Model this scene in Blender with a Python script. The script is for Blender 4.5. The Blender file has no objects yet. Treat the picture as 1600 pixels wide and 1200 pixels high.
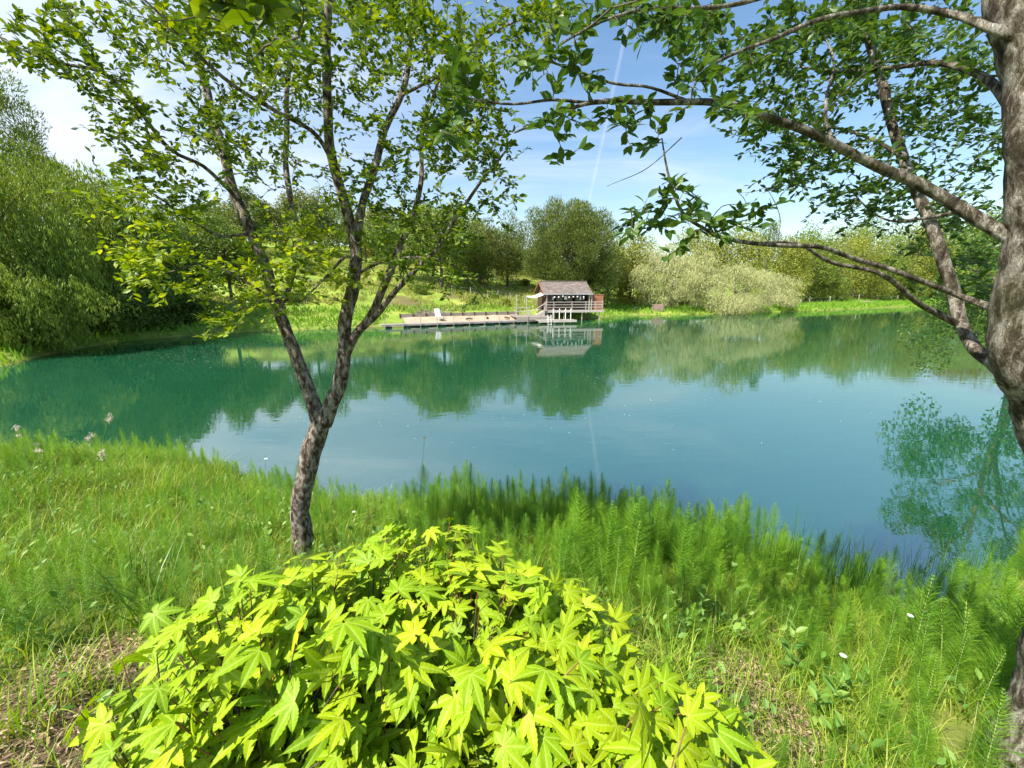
import bpy, math, random
import numpy as np
from mathutils import Vector, noise as mnoise
rad = math.radians
C = bpy.context.scene.collection
sc = bpy.context.scene
random.seed(7); RNG = np.random.default_rng(7)

# ------------------------------------------------------------------ camera, sky, sun, exposure
CAMH = 3.4; FPX = 640.0; PITCH = 12.8
cam = bpy.data.objects.new('camera', bpy.data.cameras.new('camera')); C.objects.link(cam)
cam.location = (0, 0, CAMH); cam.rotation_euler = (rad(90 - PITCH), 0, 0)
cam.data.sensor_width = 36; cam.data.lens = 36 * FPX / 1600.0
cam.data.clip_start = 0.05; cam.data.clip_end = 3000
sc.camera = cam
SUN_EL = 50.0; SUN_AZ = math.degrees(math.atan2(-0.76, -0.58))
w = bpy.data.worlds.new('World'); sc.world = w; w.use_nodes = True
def build_world():
    nt = w.node_tree; nt.nodes.clear(); N = nt.nodes.new; L = nt.links.new
    out = N('ShaderNodeOutputWorld'); bg = N('ShaderNodeBackground'); sky = N('ShaderNodeTexSky')
    sky.sky_type = 'NISHITA'; sky.sun_disc = False; sky.sun_elevation = rad(SUN_EL); sky.sun_rotation = rad(SUN_AZ)
    sky.air_density = 1.3; sky.dust_density = 0.6; sky.ozone_density = 2.2
    bg.inputs['Strength'].default_value = 0.09
    tc = N('ShaderNodeTexCoord')
    # thin high cloud: stretched noise over a plane projection of the sky direction
    sep = N('ShaderNodeSeparateXYZ'); L(tc.outputs['Generated'], sep.inputs[0])
    def M(op, a, b=None, clamp=False):
        m = N('ShaderNodeMath'); m.operation = op; m.use_clamp = clamp
        for i, v in enumerate((a, b)):
            if v is None: continue
            if isinstance(v, (int, float)): m.inputs[i].default_value = v
            else: L(v, m.inputs[i])
        return m.outputs[0]
    zz = M('MAXIMUM', sep.outputs[2], 0.0); den = M('ADD', zz, 0.18)
    u = M('DIVIDE', sep.outputs[0], den); v = M('DIVIDE', sep.outputs[1], den)
    cmb = N('ShaderNodeCombineXYZ'); L(u, cmb.inputs[0]); L(v, cmb.inputs[1])
    mp = N('ShaderNodeMapping'); mp.inputs['Rotation'].default_value = (0, 0, rad(35)); mp.inputs['Scale'].default_value = (0.55, 1.5, 1)
    L(cmb.outputs[0], mp.inputs[0])
    n1 = N('ShaderNodeTexNoise'); n1.inputs['Scale'].default_value = 1.1; n1.inputs['Detail'].default_value = 8; n1.inputs['Roughness'].default_value = 0.62; n1.inputs['Distortion'].default_value = 0.6
    L(mp.outputs[0], n1.inputs['Vector'])
    leftness = M('MULTIPLY', sep.outputs[0], -0.30)
    low = M('MULTIPLY', M('SUBTRACT', 0.40, zz), 0.06)
    c = M('ADD', M('ADD', n1.outputs['Fac'], leftness), low)
    cl = N('ShaderNodeMapRange'); cl.interpolation_type = 'SMOOTHSTEP'
    cl.inputs['From Min'].default_value = 0.36; cl.inputs['From Max'].default_value = 0.9; cl.inputs['To Max'].default_value = 0.9
    L(c, cl.inputs['Value'])
    # contrail: a narrow band about a great circle
    nrm = N('ShaderNodeVectorMath'); nrm.operation = 'DOT_PRODUCT'; L(tc.outputs['Generated'], nrm.inputs[0])
    a = Vector(pixdir(985, 20)).normalized(); b = Vector(pixdir(920, 315)).normalized()
    nn = a.cross(b).normalized(); nrm.inputs[1].default_value = nn
    n2 = N('ShaderNodeTexNoise'); n2.inputs['Scale'].default_value = 14; L(tc.outputs['Generated'], n2.inputs['Vector'])
    dist = M('ABSOLUTE', M('ADD', nrm.outputs['Value'], M('MULTIPLY', M('SUBTRACT', n2.outputs['Fac'], 0.5), 0.006)))
    tr = N('ShaderNodeMapRange'); tr.inputs['From Min'].default_value = 0.0; tr.inputs['From Max'].default_value = 0.005
    tr.inputs['To Min'].default_value = 0.22; tr.inputs['To Max'].default_value = 0.0; L(dist, tr.inputs['Value'])
    fac = M('ADD', cl.outputs[0], M('MULTIPLY', tr.outputs[0], M('GREATER_THAN', sep.outputs[1], 0.0)), True)
    mix = N('ShaderNodeMix'); mix.data_type = 'RGBA'; L(fac, mix.inputs['Factor'])
    hs = N('ShaderNodeHueSaturation'); hs.inputs['Saturation'].default_value = 1.12; hs.inputs['Value'].default_value = 1.15; L(sky.outputs[0], hs.inputs['Color'])
    L(hs.outputs[0], mix.inputs[6]); mix.inputs[7].default_value = (6.1, 6.6, 7.6, 1)
    L(mix.outputs[2], bg.inputs['Color']); L(bg.outputs[0], out.inputs['Surface'])
TH = rad(PITCH); cT, sT = math.cos(TH), math.sin(TH)
def pixdir(px, py):
    u = 600.0 - py
    return (px - 800.0, FPX * cT + u * sT, -FPX * sT + u * cT)
def W(px, py, Y):
    d = pixdir(px, py); t = Y / d[1]
    return Vector((d[0] * t, Y, CAMH + d[2] * t))
def G(px, py, z=0.0):
    d = pixdir(px, py); t = (z - CAMH) / d[2]
    return Vector((d[0] * t, d[1] * t, z))
def project(p):
    x, y, z = p[0], p[1], p[2] - CAMH
    f = y * cT - z * sT; up = y * sT + z * cT
    return 800 + FPX * x / max(f, 1e-3), 600 - FPX * up / max(f, 1e-3), f
build_world()
sun = bpy.data.objects.new('sun', bpy.data.lights.new('sun', 'SUN')); C.objects.link(sun)
sun.data.energy = 5.0; sun.data.angle = rad(0.5); sun.data.color = (1.0, 0.95, 0.86)
SD = Vector((math.sin(rad(SUN_AZ)) * math.cos(rad(SUN_EL)), math.cos(rad(SUN_AZ)) * math.cos(rad(SUN_EL)), math.sin(rad(SUN_EL))))
sun.rotation_euler = SD.to_track_quat('Z', 'Y').to_euler()
sc.view_settings.view_transform = 'Standard'; sc.view_settings.look = 'None'
sc.view_settings.exposure = 0.95; sc.view_settings.gamma = 1.0
sc.cycles.max_bounces = 8; sc.cycles.transparent_max_bounces = 8

# ------------------------------------------------------------------ materials
def newmat(name):
    m = bpy.data.materials.new(name); m.use_nodes = True
    nt = m.node_tree; nt.nodes.clear()
    return m, nt, nt.nodes.new, nt.links.new
def ramp(N, stops):
    r = N('ShaderNodeValToRGB'); e = r.color_ramp.elements
    e[0].position, e[0].color = stops[0][0], (*stops[0][1], 1)
    e[1].position, e[1].color = stops[-1][0], (*stops[-1][1], 1)
    for p, c in stops[1:-1]:
        n = e.new(p); n.color = (*c, 1)
    return r
def leafmat(name, cols, trans=0.35, rough=0.45, nscale=0.0, tcol=None, spec=0.3):
    """cols: ramp of leaf colours picked per leaf"""
    m, nt, N, L = newmat(name)
    out = N('ShaderNodeOutputMaterial'); p = N('ShaderNodeBsdfPrincipled'); t = N('ShaderNodeBsdfTranslucent'); mx = N('ShaderNodeMixShader')
    g = N('ShaderNodeNewGeometry'); src = g.outputs['Random Per Island']
    if nscale:
        no = N('ShaderNodeTexNoise'); no.inputs['Scale'].default_value = nscale; no.inputs['Detail'].default_value = 4
        L(g.outputs['Position'], no.inputs['Vector'])
        mr = N('ShaderNodeMapRange'); mr.inputs['From Min'].default_value = 0.3; mr.inputs['From Max'].default_value = 0.7; L(no.outputs['Fac'], mr.inputs['Value'])
        mm = N('ShaderNodeMix'); mm.data_type = 'FLOAT'; mm.inputs[0].default_value = 0.5; L(src, mm.inputs[2]); L(mr.outputs[0], mm.inputs[3]); src = mm.outputs[0]
    n = len(cols); r = ramp(N, [(i / (n - 1), c) for i, c in enumerate(cols)]); L(src, r.inputs[0])
    L(r.outputs[0], p.inputs['Base Color']); p.inputs['Roughness'].default_value = rough
    p.inputs['Specular IOR Level'].default_value = spec
    hs = N('ShaderNodeHueSaturation'); hs.inputs['Hue'].default_value = 0.485; hs.inputs['Saturation'].default_value = 1.1; hs.inputs['Value'].default_value = 1.5
    L(r.outputs[0], hs.inputs['Color']); L(hs.outputs[0], t.inputs['Color'])
    mx.inputs[0].default_value = trans; L(p.outputs[0], mx.inputs[1]); L(t.outputs[0], mx.inputs[2]); L(mx.outputs[0], out.inputs[0])
    return m
def noisemat(name, stops, scale=4.0, rough=0.8, bump=0.3, bdist=0.02, stretch=(1, 1, 1), detail=6, bscale=None, spec=0.3, coord='Object'):
    m, nt, N, L = newmat(name)
    out = N('ShaderNodeOutputMaterial'); p = N('ShaderNodeBsdfPrincipled'); tc = N('ShaderNodeTexCoord'); mp = N('ShaderNodeMapping')
    mp.inputs['Scale'].default_value = stretch; L(tc.outputs[coord], mp.inputs[0])
    no = N('ShaderNodeTexNoise'); no.inputs['Scale'].default_value = scale; no.inputs['Detail'].default_value = detail; no.inputs['Roughness'].default_value = 0.65
    L(mp.outputs[0], no.inputs['Vector']); r = ramp(N, stops); L(no.outputs['Fac'], r.inputs[0]); L(r.outputs[0], p.inputs['Base Color'])
    p.inputs['Roughness'].default_value = rough; p.inputs['Specular IOR Level'].default_value = spec
    if bump:
        n2 = N('ShaderNodeTexNoise'); n2.inputs['Scale'].default_value = bscale or scale * 2.5; n2.inputs['Detail'].default_value = 6; L(mp.outputs[0], n2.inputs['Vector'])
        b = N('ShaderNodeBump'); b.inputs['Strength'].default_value = bump; b.inputs['Distance'].default_value = bdist
        L(n2.outputs['Fac'], b.inputs['Height']); L(b.outputs[0], p.inputs['Normal'])
    L(p.outputs[0], out.inputs[0]); return m
def barkmat(name, dark, mid, pale, lichen, sc1=14):
    m, nt, N, L = newmat(name)
    out = N('ShaderNodeOutputMaterial'); p = N('ShaderNodeBsdfPrincipled'); tc = N('ShaderNodeTexCoord'); mp = N('ShaderNodeMapping')
    mp.inputs['Scale'].default_value = (1, 1, 0.45); L(tc.outputs['Object'], mp.inputs[0])
    n1 = N('ShaderNodeTexNoise'); n1.inputs['Scale'].default_value = sc1; n1.inputs['Detail'].default_value = 8; n1.inputs['Roughness'].default_value = 0.7; n1.inputs['Distortion'].default_value = 0.25
    L(mp.outputs[0], n1.inputs['Vector'])
    r = ramp(N, [(0.37, dark), (0.47, mid), (0.54, pale), (0.64, lichen)]); L(n1.outputs['Fac'], r.inputs[0])
    v = N('ShaderNodeTexVoronoi'); v.feature = 'DISTANCE_TO_EDGE'; v.inputs['Scale'].default_value = sc1 * 2.6
    wv = N('ShaderNodeMix'); wv.data_type = 'VECTOR'; wv.inputs[0].default_value = 0.18; L(mp.outputs[0], wv.inputs[4]); L(n1.outputs['Color'], wv.inputs[5]); L(wv.outputs[1], v.inputs['Vector'])
    mr = N('ShaderNodeMapRange'); mr.inputs['From Max'].default_value = 0.10; mr.inputs['To Min'].default_value = 0.55; L(v.outputs['Distance'], mr.inputs['Value'])
    mx = N('ShaderNodeMix'); mx.data_type = 'RGBA'; mx.inputs[6].default_value = (*[c * 0.75 for c in dark], 1); L(r.outputs[0], mx.inputs[7]); L(mr.outputs[0], mx.inputs[0])
    # moss tint in broad patches
    n3 = N('ShaderNodeTexNoise'); n3.inputs['Scale'].default_value = 3.5; n3.inputs['Detail'].default_value = 4; L(tc.outputs['Object'], n3.inputs['Vector'])
    m3 = N('ShaderNodeMapRange'); m3.inputs['From Min'].default_value = 0.5; m3.inputs['From Max'].default_value = 0.75; m3.inputs['To Max'].default_value = 0.45; L(n3.outputs['Fac'], m3.inputs['Value'])
    mx2 = N('ShaderNodeMix'); mx2.data_type = 'RGBA'; L(m3.outputs[0], mx2.inputs[0]); L(mx.outputs[2], mx2.inputs[6]); mx2.inputs[7].default_value = (0.09, 0.10, 0.03, 1)
    L(mx2.outputs[2], p.inputs['Base Color']); p.inputs['Roughness'].default_value = 0.9; p.inputs['Specular IOR Level'].default_value = 0.15
    ad = N('ShaderNodeMath'); ad.operation = 'ADD'; L(n1.outputs['Fac'], ad.inputs[0]); L(mr.outputs[0], ad.inputs[1])
    b = N('ShaderNodeBump'); b.inputs['Strength'].default_value = 0.9; b.inputs['Distance'].default_value = 0.012; L(ad.outputs[0], b.inputs['Height']); L(b.outputs[0], p.inputs['Normal'])
    L(p.outputs[0], out.inputs[0]); return m
M = {}
M['alder_leaf'] = leafmat('alder_leaf', [(0.04, 0.085, 0.01), (0.07, 0.135, 0.012), (0.12, 0.195, 0.016), (0.27, 0.34, 0.03)], 0.32, 0.4)
M['sunlit_leaf'] = leafmat('sunlit_leaf', [(0.08, 0.15, 0.012), (0.15, 0.24, 0.018), (0.25, 0.34, 0.025), (0.38, 0.44, 0.05)], 0.42, 0.4)  # alder leaf with sunlight painted into a lighter, yellower colour
M['dark_leaf'] = leafmat('dark_leaf', [(0.03, 0.075, 0.014), (0.05, 0.11, 0.016), (0.07, 0.14, 0.02), (0.11, 0.18, 0.025)], 0.35, 0.4)
M['bark'] = barkmat('bark', (0.05, 0.035, 0.028), (0.16, 0.11, 0.085), (0.42, 0.36, 0.30), (0.62, 0.58, 0.50), 30)
M['bark_grey'] = barkmat('bark_grey', (0.04, 0.03, 0.022), (0.11, 0.09, 0.06), (0.30, 0.265, 0.21), (0.52, 0.49, 0.42), 24)
M['bark_far'] = noisemat('bark_far', [(0.3, (0.05, 0.04, 0.03)), (0.7, (0.17, 0.14, 0.11))], 3, 0.9, 0.4)
M['twig'] = noisemat('twig', [(0.3, (0.05, 0.038, 0.026)), (0.7, (0.14, 0.11, 0.08))], 20, 0.8, 0)
M['red_twig'] = noisemat('red_twig', [(0.3, (0.16, 0.05, 0.03)), (0.7, (0.30, 0.14, 0.06))], 20, 0.6, 0)

def maple_mat():
    m, nt, N, L = newmat('maple_leaf')
    out = N('ShaderNodeOutputMaterial'); p = N('ShaderNodeBsdfPrincipled'); t = N('ShaderNodeBsdfTranslucent'); mx = N('ShaderNodeMixShader')
    g = N('ShaderNodeNewGeometry'); r = ramp(N, [(0.0, (0.13, 0.26, 0.005)), (0.35, (0.23, 0.37, 0.006)), (0.7, (0.32, 0.43, 0.007)), (1.0, (0.42, 0.49, 0.010))])
    at = N('ShaderNodeAttribute'); at.attribute_name = 'vein'; at.attribute_type = 'GEOMETRY'
    tc = N('ShaderNodeTexCoord'); no = N('ShaderNodeTexNoise'); no.inputs['Scale'].default_value = 22; no.inputs['Detail'].default_value = 5; L(tc.outputs['Object'], no.inputs['Vector'])
    mm = N('ShaderNodeMix'); mm.data_type = 'FLOAT'; mm.inputs[0].default_value = 0.35; L(g.outputs['Random Per Island'], mm.inputs[2]); L(no.outputs['Fac'], mm.inputs[3])
    L(mm.outputs[0], r.inputs[0])
    pw = N('ShaderNodeMath'); pw.operation = 'POWER'; pw.inputs[1].default_value = 9.0; L(at.outputs['Fac'], pw.inputs[0])
    vs = N('ShaderNodeMath'); vs.operation = 'MULTIPLY'; vs.inputs[1].default_value = 0.55; L(pw.outputs[0], vs.inputs[0])
    v = N('ShaderNodeMix'); v.data_type = 'RGBA'; L(vs.outputs[0], v.inputs[0]); L(r.outputs[0], v.inputs[6]); v.inputs[7].default_value = (0.62, 0.72, 0.16, 1)
    L(v.outputs[2], p.inputs['Base Color']); p.inputs['Roughness'].default_value = 0.52; p.inputs['Specular IOR Level'].default_value = 0.22
    hs = N('ShaderNodeHueSaturation'); hs.inputs['Saturation'].default_value = 1.1; hs.inputs['Value'].default_value = 1.2; L(v.outputs[2], hs.inputs['Color']); L(hs.outputs[0], t.inputs['Color'])
    b = N('ShaderNodeBump'); b.inputs['Strength'].default_value = 0.25; b.inputs['Distance'].default_value = 0.002
    n2 = N('ShaderNodeTexNoise'); n2.inputs['Scale'].default_value = 160; L(tc.outputs['Object'], n2.inputs['Vector']); L(n2.outputs['Fac'], b.inputs['Height']); L(b.outputs[0], p.inputs['Normal'])
    mx.inputs[0].default_value = 0.24; L(p.outputs[0], mx.inputs[1]); L(t.outputs[0], mx.inputs[2]); L(mx.outputs[0], out.inputs[0])
    return m
M['maple'] = maple_mat()
M['horsetail'] = leafmat('horsetail', [(0.055, 0.15, 0.008), (0.1, 0.24, 0.01), (0.18, 0.35, 0.014), (0.32, 0.46, 0.025)], 0.35, 0.5, 1.8)
M['horsetail_stem'] = leafmat('horsetail_stem', [(0.35, 0.42, 0.14), (0.48, 0.52, 0.22)], 0.1, 0.5)
M['grass'] = leafmat('grass', [(0.09, 0.2, 0.012), (0.16, 0.3, 0.016), (0.29, 0.4, 0.022), (0.5, 0.52, 0.11)], 0.35, 0.45)
M['sedge'] = leafmat('sedge', [(0.05, 0.13, 0.015), (0.08, 0.19, 0.018), (0.12, 0.24, 0.03)], 0.3, 0.4)
M['weed'] = leafmat('weed', [(0.09, 0.21, 0.03), (0.15, 0.29, 0.045), (0.25, 0.39, 0.07)], 0.35, 0.45)
M['dry'] = leafmat('dry', [(0.16, 0.10, 0.06), (0.30, 0.20, 0.12), (0.45, 0.33, 0.20), (0.55, 0.42, 0.27)], 0.1, 0.8)
M['straw'] = leafmat('straw', [(0.30, 0.28, 0.10), (0.45, 0.42, 0.18), (0.58, 0.54, 0.28)], 0.2, 0.7)
M['white_petal'] = leafmat('white_petal', [(0.75, 0.72, 0.62), (0.82, 0.80, 0.74)], 0.3, 0.6)
M['pink_petal'] = leafmat('pink_petal', [(0.62, 0.48, 0.42), (0.78, 0.68, 0.58)], 0.3, 0.6)
M['yellow_petal'] = leafmat('yellow_petal', [(0.75, 0.50, 0.05), (0.8, 0.6, 0.1)], 0.3, 0.6)
M['far_willow'] = leafmat('far_willow', [(0.07, 0.13, 0.015), (0.15, 0.22, 0.025), (0.24, 0.32, 0.04), (0.36, 0.42, 0.07)], 0.3, 0.5, 0.25)
M['far_dark'] = leafmat('far_dark', [(0.04, 0.08, 0.012), (0.075, 0.13, 0.018), (0.11, 0.18, 0.025), (0.15, 0.22, 0.03)], 0.25, 0.5, 0.3)
M['far_mid'] = leafmat('far_mid', [(0.08, 0.13, 0.018), (0.13, 0.19, 0.025), (0.18, 0.245, 0.03), (0.24, 0.29, 0.04)], 0.25, 0.5, 0.3)
M['far_olive'] = leafmat('far_olive', [(0.14, 0.17, 0.022), (0.2, 0.23, 0.03), (0.27, 0.29, 0.04), (0.34, 0.34, 0.05)], 0.25, 0.5, 0.25)
M['far_silver'] = leafmat('far_silver', [(0.2, 0.22, 0.08), (0.32, 0.34, 0.13), (0.42, 0.43, 0.19), (0.54, 0.54, 0.28)], 0.25, 0.5, 0.3)
M['far_pine'] = leafmat('far_pine', [(0.07, 0.1, 0.02), (0.12, 0.155, 0.03), (0.17, 0.205, 0.04), (0.25, 0.28, 0.06)], 0.15, 0.5, 0.35)
M['big_pine'] = leafmat('big_pine', [(0.055, 0.085, 0.016), (0.1, 0.14, 0.026), (0.155, 0.195, 0.036), (0.25, 0.29, 0.06)], 0.15, 0.5, 0.5)
def woodmat(name, a, b, scale=2.0, plank=None, axis=0):
    st = [1, 1, 1]; st[axis] = 0.08
    return noisemat(name, [(0.3, a), (0.7, b)], scale * 6, 0.85, 0.4, 0.01, tuple(st))
M['wood_pale'] = woodmat('wood_pale', (0.30, 0.26, 0.22), (0.52, 0.47, 0.41))
M['wood_mid'] = woodmat('wood_mid', (0.20, 0.175, 0.15), (0.42, 0.375, 0.33))
M['wood_grey'] = woodmat('wood_grey', (0.20, 0.17, 0.14), (0.38, 0.33, 0.28))
M['wood_dark'] = woodmat('wood_dark', (0.045, 0.028, 0.018), (0.11, 0.06, 0.04))
M['wood_red'] = woodmat('wood_red', (0.18, 0.075, 0.04), (0.31, 0.14, 0.075))
M['roof'] = noisemat('roof', [(0.3, (0.08, 0.062, 0.050)), (0.5, (0.17, 0.135, 0.115)), (0.72, (0.27, 0.23, 0.205))], 1.6, 0.85, 0.5, 0.02, (1, 3, 3))
M['white_cloth'] = noisemat('white_cloth', [(0.3, (0.70, 0.68, 0.63)), (0.7, (0.82, 0.80, 0.76))], 3, 0.8, 0)
M['metal'] = noisemat('metal', [(0.3, (0.30, 0.31, 0.32)), (0.7, (0.42, 0.43, 0.44))], 5, 0.4, 0)
M['black'] = noisemat('black', [(0.3, (0.012, 0.012, 0.014)), (0.7, (0.03, 0.03, 0.035))], 5, 0.6, 0)
M['glass'] = noisemat('glass', [(0.3, (0.03, 0.04, 0.045)), (0.7, (0.05, 0.06, 0.07))], 5, 0.08, 0, spec=0.6)
M['sand'] = noisemat('sand', [(0.3, (0.32, 0.25, 0.165)), (0.7, (0.48, 0.39, 0.27))], 1.2, 0.95, 0.5, 0.05, bscale=9)
M['boat'] = noisemat('boat', [(0.3, (0.01, 0.16, 0.07)), (0.7, (0.02, 0.24, 0.10))], 2, 0.4, 0)
M['brick'] = noisemat('brick', [(0.3, (0.24, 0.15, 0.12)), (0.7, (0.40, 0.29, 0.24))], 6, 0.9, 0.4)

# ------------------------------------------------------------------ mesh helpers
def mesh_np(name, V, polys, mats, mat_idx=None, smooth=False, vattr=None):
    """polys: list of (m,k) int arrays"""
    me = bpy.data.meshes.new(name)
    V = np.asarray(V, dtype=np.float32); me.vertices.add(len(V)); me.vertices.foreach_set('co', V.ravel())
    polys = [np.asarray(p, dtype=np.int32) for p in polys if len(p)]
    nl = sum(p.size for p in polys); npl = sum(len(p) for p in polys)
    me.loops.add(nl); me.loops.foreach_set('vertex_index', np.concatenate([p.ravel() for p in polys]))
    tot = np.concatenate([np.full(len(p), p.shape[1], np.int32) for p in polys])
    st = np.concatenate([[0], np.cumsum(tot)[:-1]]).astype(np.int32)
    me.polygons.add(npl); me.polygons.foreach_set('loop_start', st); me.polygons.foreach_set('loop_total', tot)
    if mat_idx is not None: me.polygons.foreach_set('material_index', np.asarray(mat_idx, np.int32))
    me.polygons.foreach_set('use_smooth', np.full(npl, bool(smooth)))
    for m in (mats if isinstance(mats, (list, tuple)) else [mats]): me.materials.append(m)
    if vattr:
        for k, a in vattr.items():
            at = me.attributes.new(k, 'FLOAT', 'POINT'); at.data.foreach_set('value', np.asarray(a, np.float32))
    me.update(calc_edges=True)
    return me
def link(name, me, parent=None):
    o = bpy.data.objects.new(name, me); C.objects.link(o)
    if parent is not None: o.parent = parent
    return o
def tag(o, label=None, cat=None, group=None, kind=None):
    if label: o['label'] = label
    if cat: o['category'] = cat
    if group: o['group'] = group
    if kind: o['kind'] = kind
    return o
def thing(name, label, cat, loc=(0, 0, 0), rz=0.0, group=None):
    o = bpy.data.objects.new(name, None); C.objects.link(o); o.location = loc; o.rotation_euler = (0, 0, rz)
    return tag(o, label, cat, group)
class MB:
    def __init__(s): s.v = []; s.q = []; s.t = []; s.n = 0; s.ng = []
    def add(s, V, Q=(), T=()):
        V = np.asarray(V, float).reshape(-1, 3); s.v.append(V)
        if len(Q): s.q.append(np.asarray(Q, int) + s.n)
        if len(T): s.t.append(np.asarray(T, int) + s.n)
        s.n += len(V)
    def box(s, x0, x1, y0, y1, z0, z1):
        V = [(x, y, z) for z in (z0, z1) for y in (y0, y1) for x in (x0, x1)]
        s.add(V, [(0, 2, 3, 1), (4, 5, 7, 6), (0, 1, 5, 4), (2, 6, 7, 3), (0, 4, 6, 2), (1, 3, 7, 5)])
    def beam(s, a, b, wd, ht, up=(0, 0, 1)):
        a = np.array(a, float); b = np.array(b, float); d = b - a; d /= np.linalg.norm(d); u = np.array(up, float)
        r = np.cross(d, u); r /= max(np.linalg.norm(r), 1e-6); u = np.cross(r, d)
        V = [e + r * sx * wd / 2 + u * sz * ht / 2 for e in (a, b) for sz in (-1, 1) for sx in (-1, 1)]
        s.add(V, [(0, 1, 3, 2), (4, 6, 7, 5), (0, 4, 5, 1), (2, 3, 7, 6), (0, 2, 6, 4), (1, 5, 7, 3)])
    def tube(s, pts, radii, ns=6, cap=True, rough=0.0):
        P = np.asarray([tuple(p) for p in pts], float); n = len(P)
        if np.isscalar(radii): radii = [radii] * n
        T = np.gradient(P, axis=0); T /= np.maximum(np.linalg.norm(T, axis=1, keepdims=True), 1e-9)
        ref = np.array([0, 0, 1.0]) if abs(T[0][2]) < 0.9 else np.array([1.0, 0, 0])
        u = np.cross(T[0], ref); u /= np.linalg.norm(u); V = np.zeros((n, ns, 3))
        ang = np.arange(ns) * 2 * np.pi / ns; ca, sa = np.cos(ang)[:, None], np.sin(ang)[:, None]
        for i in range(n):
            u = u - T[i] * np.dot(u, T[i]); u /= max(np.linalg.norm(u), 1e-9); b = np.cross(T[i], u)
            V[i] = P[i] + radii[i] * (ca * u + sa * b)
        if rough:
            for i in range(n):
                for j in range(ns):
                    p = Vector(V[i, j]); k = mnoise.noise(p * 9) * 0.6 + mnoise.noise(p * 26) * 0.4 + mnoise.noise(p * 60) * 0.25
                    V[i, j] += (V[i, j] - P[i]) * k * rough
        q = []
        I = np.arange(n - 1)[:, None] * ns; J = np.arange(ns)[None, :]; J2 = (np.arange(ns) + 1)[None, :] % ns
        q = np.stack([I + J, I + J2, I + ns + J2, I + ns + J], -1).reshape(-1, 4)
        s.add(V.reshape(-1, 3), q)
        if cap:
            base = s.n - n * ns
            s.ng.append([base + (n - 1) * ns + k for k in range(ns)]); s.ng.append([base + k for k in range(ns)][::-1])
    def sheet(s, a, b, c, d): s.add([a, b, c, d], [(0, 1, 2, 3)])
    def mesh(s, name, mat, smooth=False):
        V = np.concatenate(s.v); polys = []
        if s.q: polys.append(np.concatenate(s.q))
        if s.t: polys.append(np.concatenate(s.t))
        by = {}
        for g in s.ng: by.setdefault(len(g), []).append(g)
        for g in by.values(): polys.append(np.array(g))
        return mesh_np(name, V, polys, mat, smooth=smooth)
    def build(s, name, mat, parent=None, smooth=False): return link(name, s.mesh(name, mat, smooth), parent)

def frames(D, Nrm):
    """rotation matrices with +Y along D and +Z near Nrm"""
    D = D / np.maximum(np.linalg.norm(D, axis=1, keepdims=True), 1e-9)
    X = np.cross(D, Nrm); X /= np.maximum(np.linalg.norm(X, axis=1, keepdims=True), 1e-9); Z = np.cross(X, D)
    return np.stack([X, D, Z], -1)
def scatter(base, P, R, S):
    """base (V, faces list) placed at P with rotation R and scale S -> V, polys"""
    bv, bf = base; bv = np.asarray(bv, float); n = len(P); S = np.asarray(S, float)
    if S.ndim == 1: S = S[:, None].repeat(3, 1)
    V = np.einsum('nij,nvj->nvi', R, bv[None] * S[:, None, :]) + P[:, None, :]
    off = (np.arange(n) * len(bv))[:, None, None]
    return V.reshape(-1, 3), [(np.asarray(f)[None] + off).reshape(-1, np.asarray(f).shape[1]) for f in bf]
def rdir(n, rng=RNG):
    v = rng.normal(size=(n, 3)); return v / np.linalg.norm(v, axis=1, keepdims=True)
# leaf shapes: +Y along the leaf, +Z its face
OVAL = ([(0, 0, 0), (-.20, .28, .05), (0, .30, 0), (.20, .28, .05), (-.25, .60, .03), (0, .62, -.03), (.25, .60, .03), (0, 1, -.10)],
        [[(0, 2, 1), (0, 3, 2), (4, 5, 7), (5, 6, 7)], [(1, 2, 5, 4), (2, 3, 6, 5)]])
DIAMOND = ([(0, 0, 0), (-.32, .5, .06), (0, 1, -.08), (.32, .5, .06)], [[(0, 3, 2, 1)]])
NARROW = ([(0, 0, 0), (-.14, .45, .02), (0, 1, -.12), (.14, .45, .02)], [[(0, 3, 2, 1)]])

# ------------------------------------------------------------------ shoreline and terrain
SHORE_PX = [(0, 574), (60, 556), (120, 545), (200, 533), (300, 524), (400, 518), (500, 514), (575, 511)]
shore = [(-60, 4), (-30, 12), (-30, 17)] + [tuple(G(x, y)[:2]) for x, y in SHORE_PX]
shore += [(-11.5, 40.5), (-6, 43.2), (0, 46.2), (4, 48.6), (7.5, 50.5)]
shore += [tuple(G(x, y)[:2]) for x, y in [(945, 495), (1000, 492), (1060, 491.5), (1130, 491), (1200, 488.5), (1260, 486), (1330, 483), (1400, 480), (1480, 476.5), (1560, 474.5)]]
shore += [(170, 110), (175, 60), (120, 30), (60, 16), (26, 12.5), (18, 11), (13, 9), (9.5, 6.4), (7.0, 4.7), (5.5, 3.95), (4.4, 3.75), (3.8, 4.2), (3.1, 4.75), (2.3, 5.15), (1.2, 5.6), (0, 5.85), (-1.5, 6.0), (-3.0, 6.2), (-4.2, 6.4), (-5.0, 7.2), (-7, 8.0), (-9, 8.2), (-13, 8.2), (-22, 7.5), (-40, 3)]
SH = np.array(shore)
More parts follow.
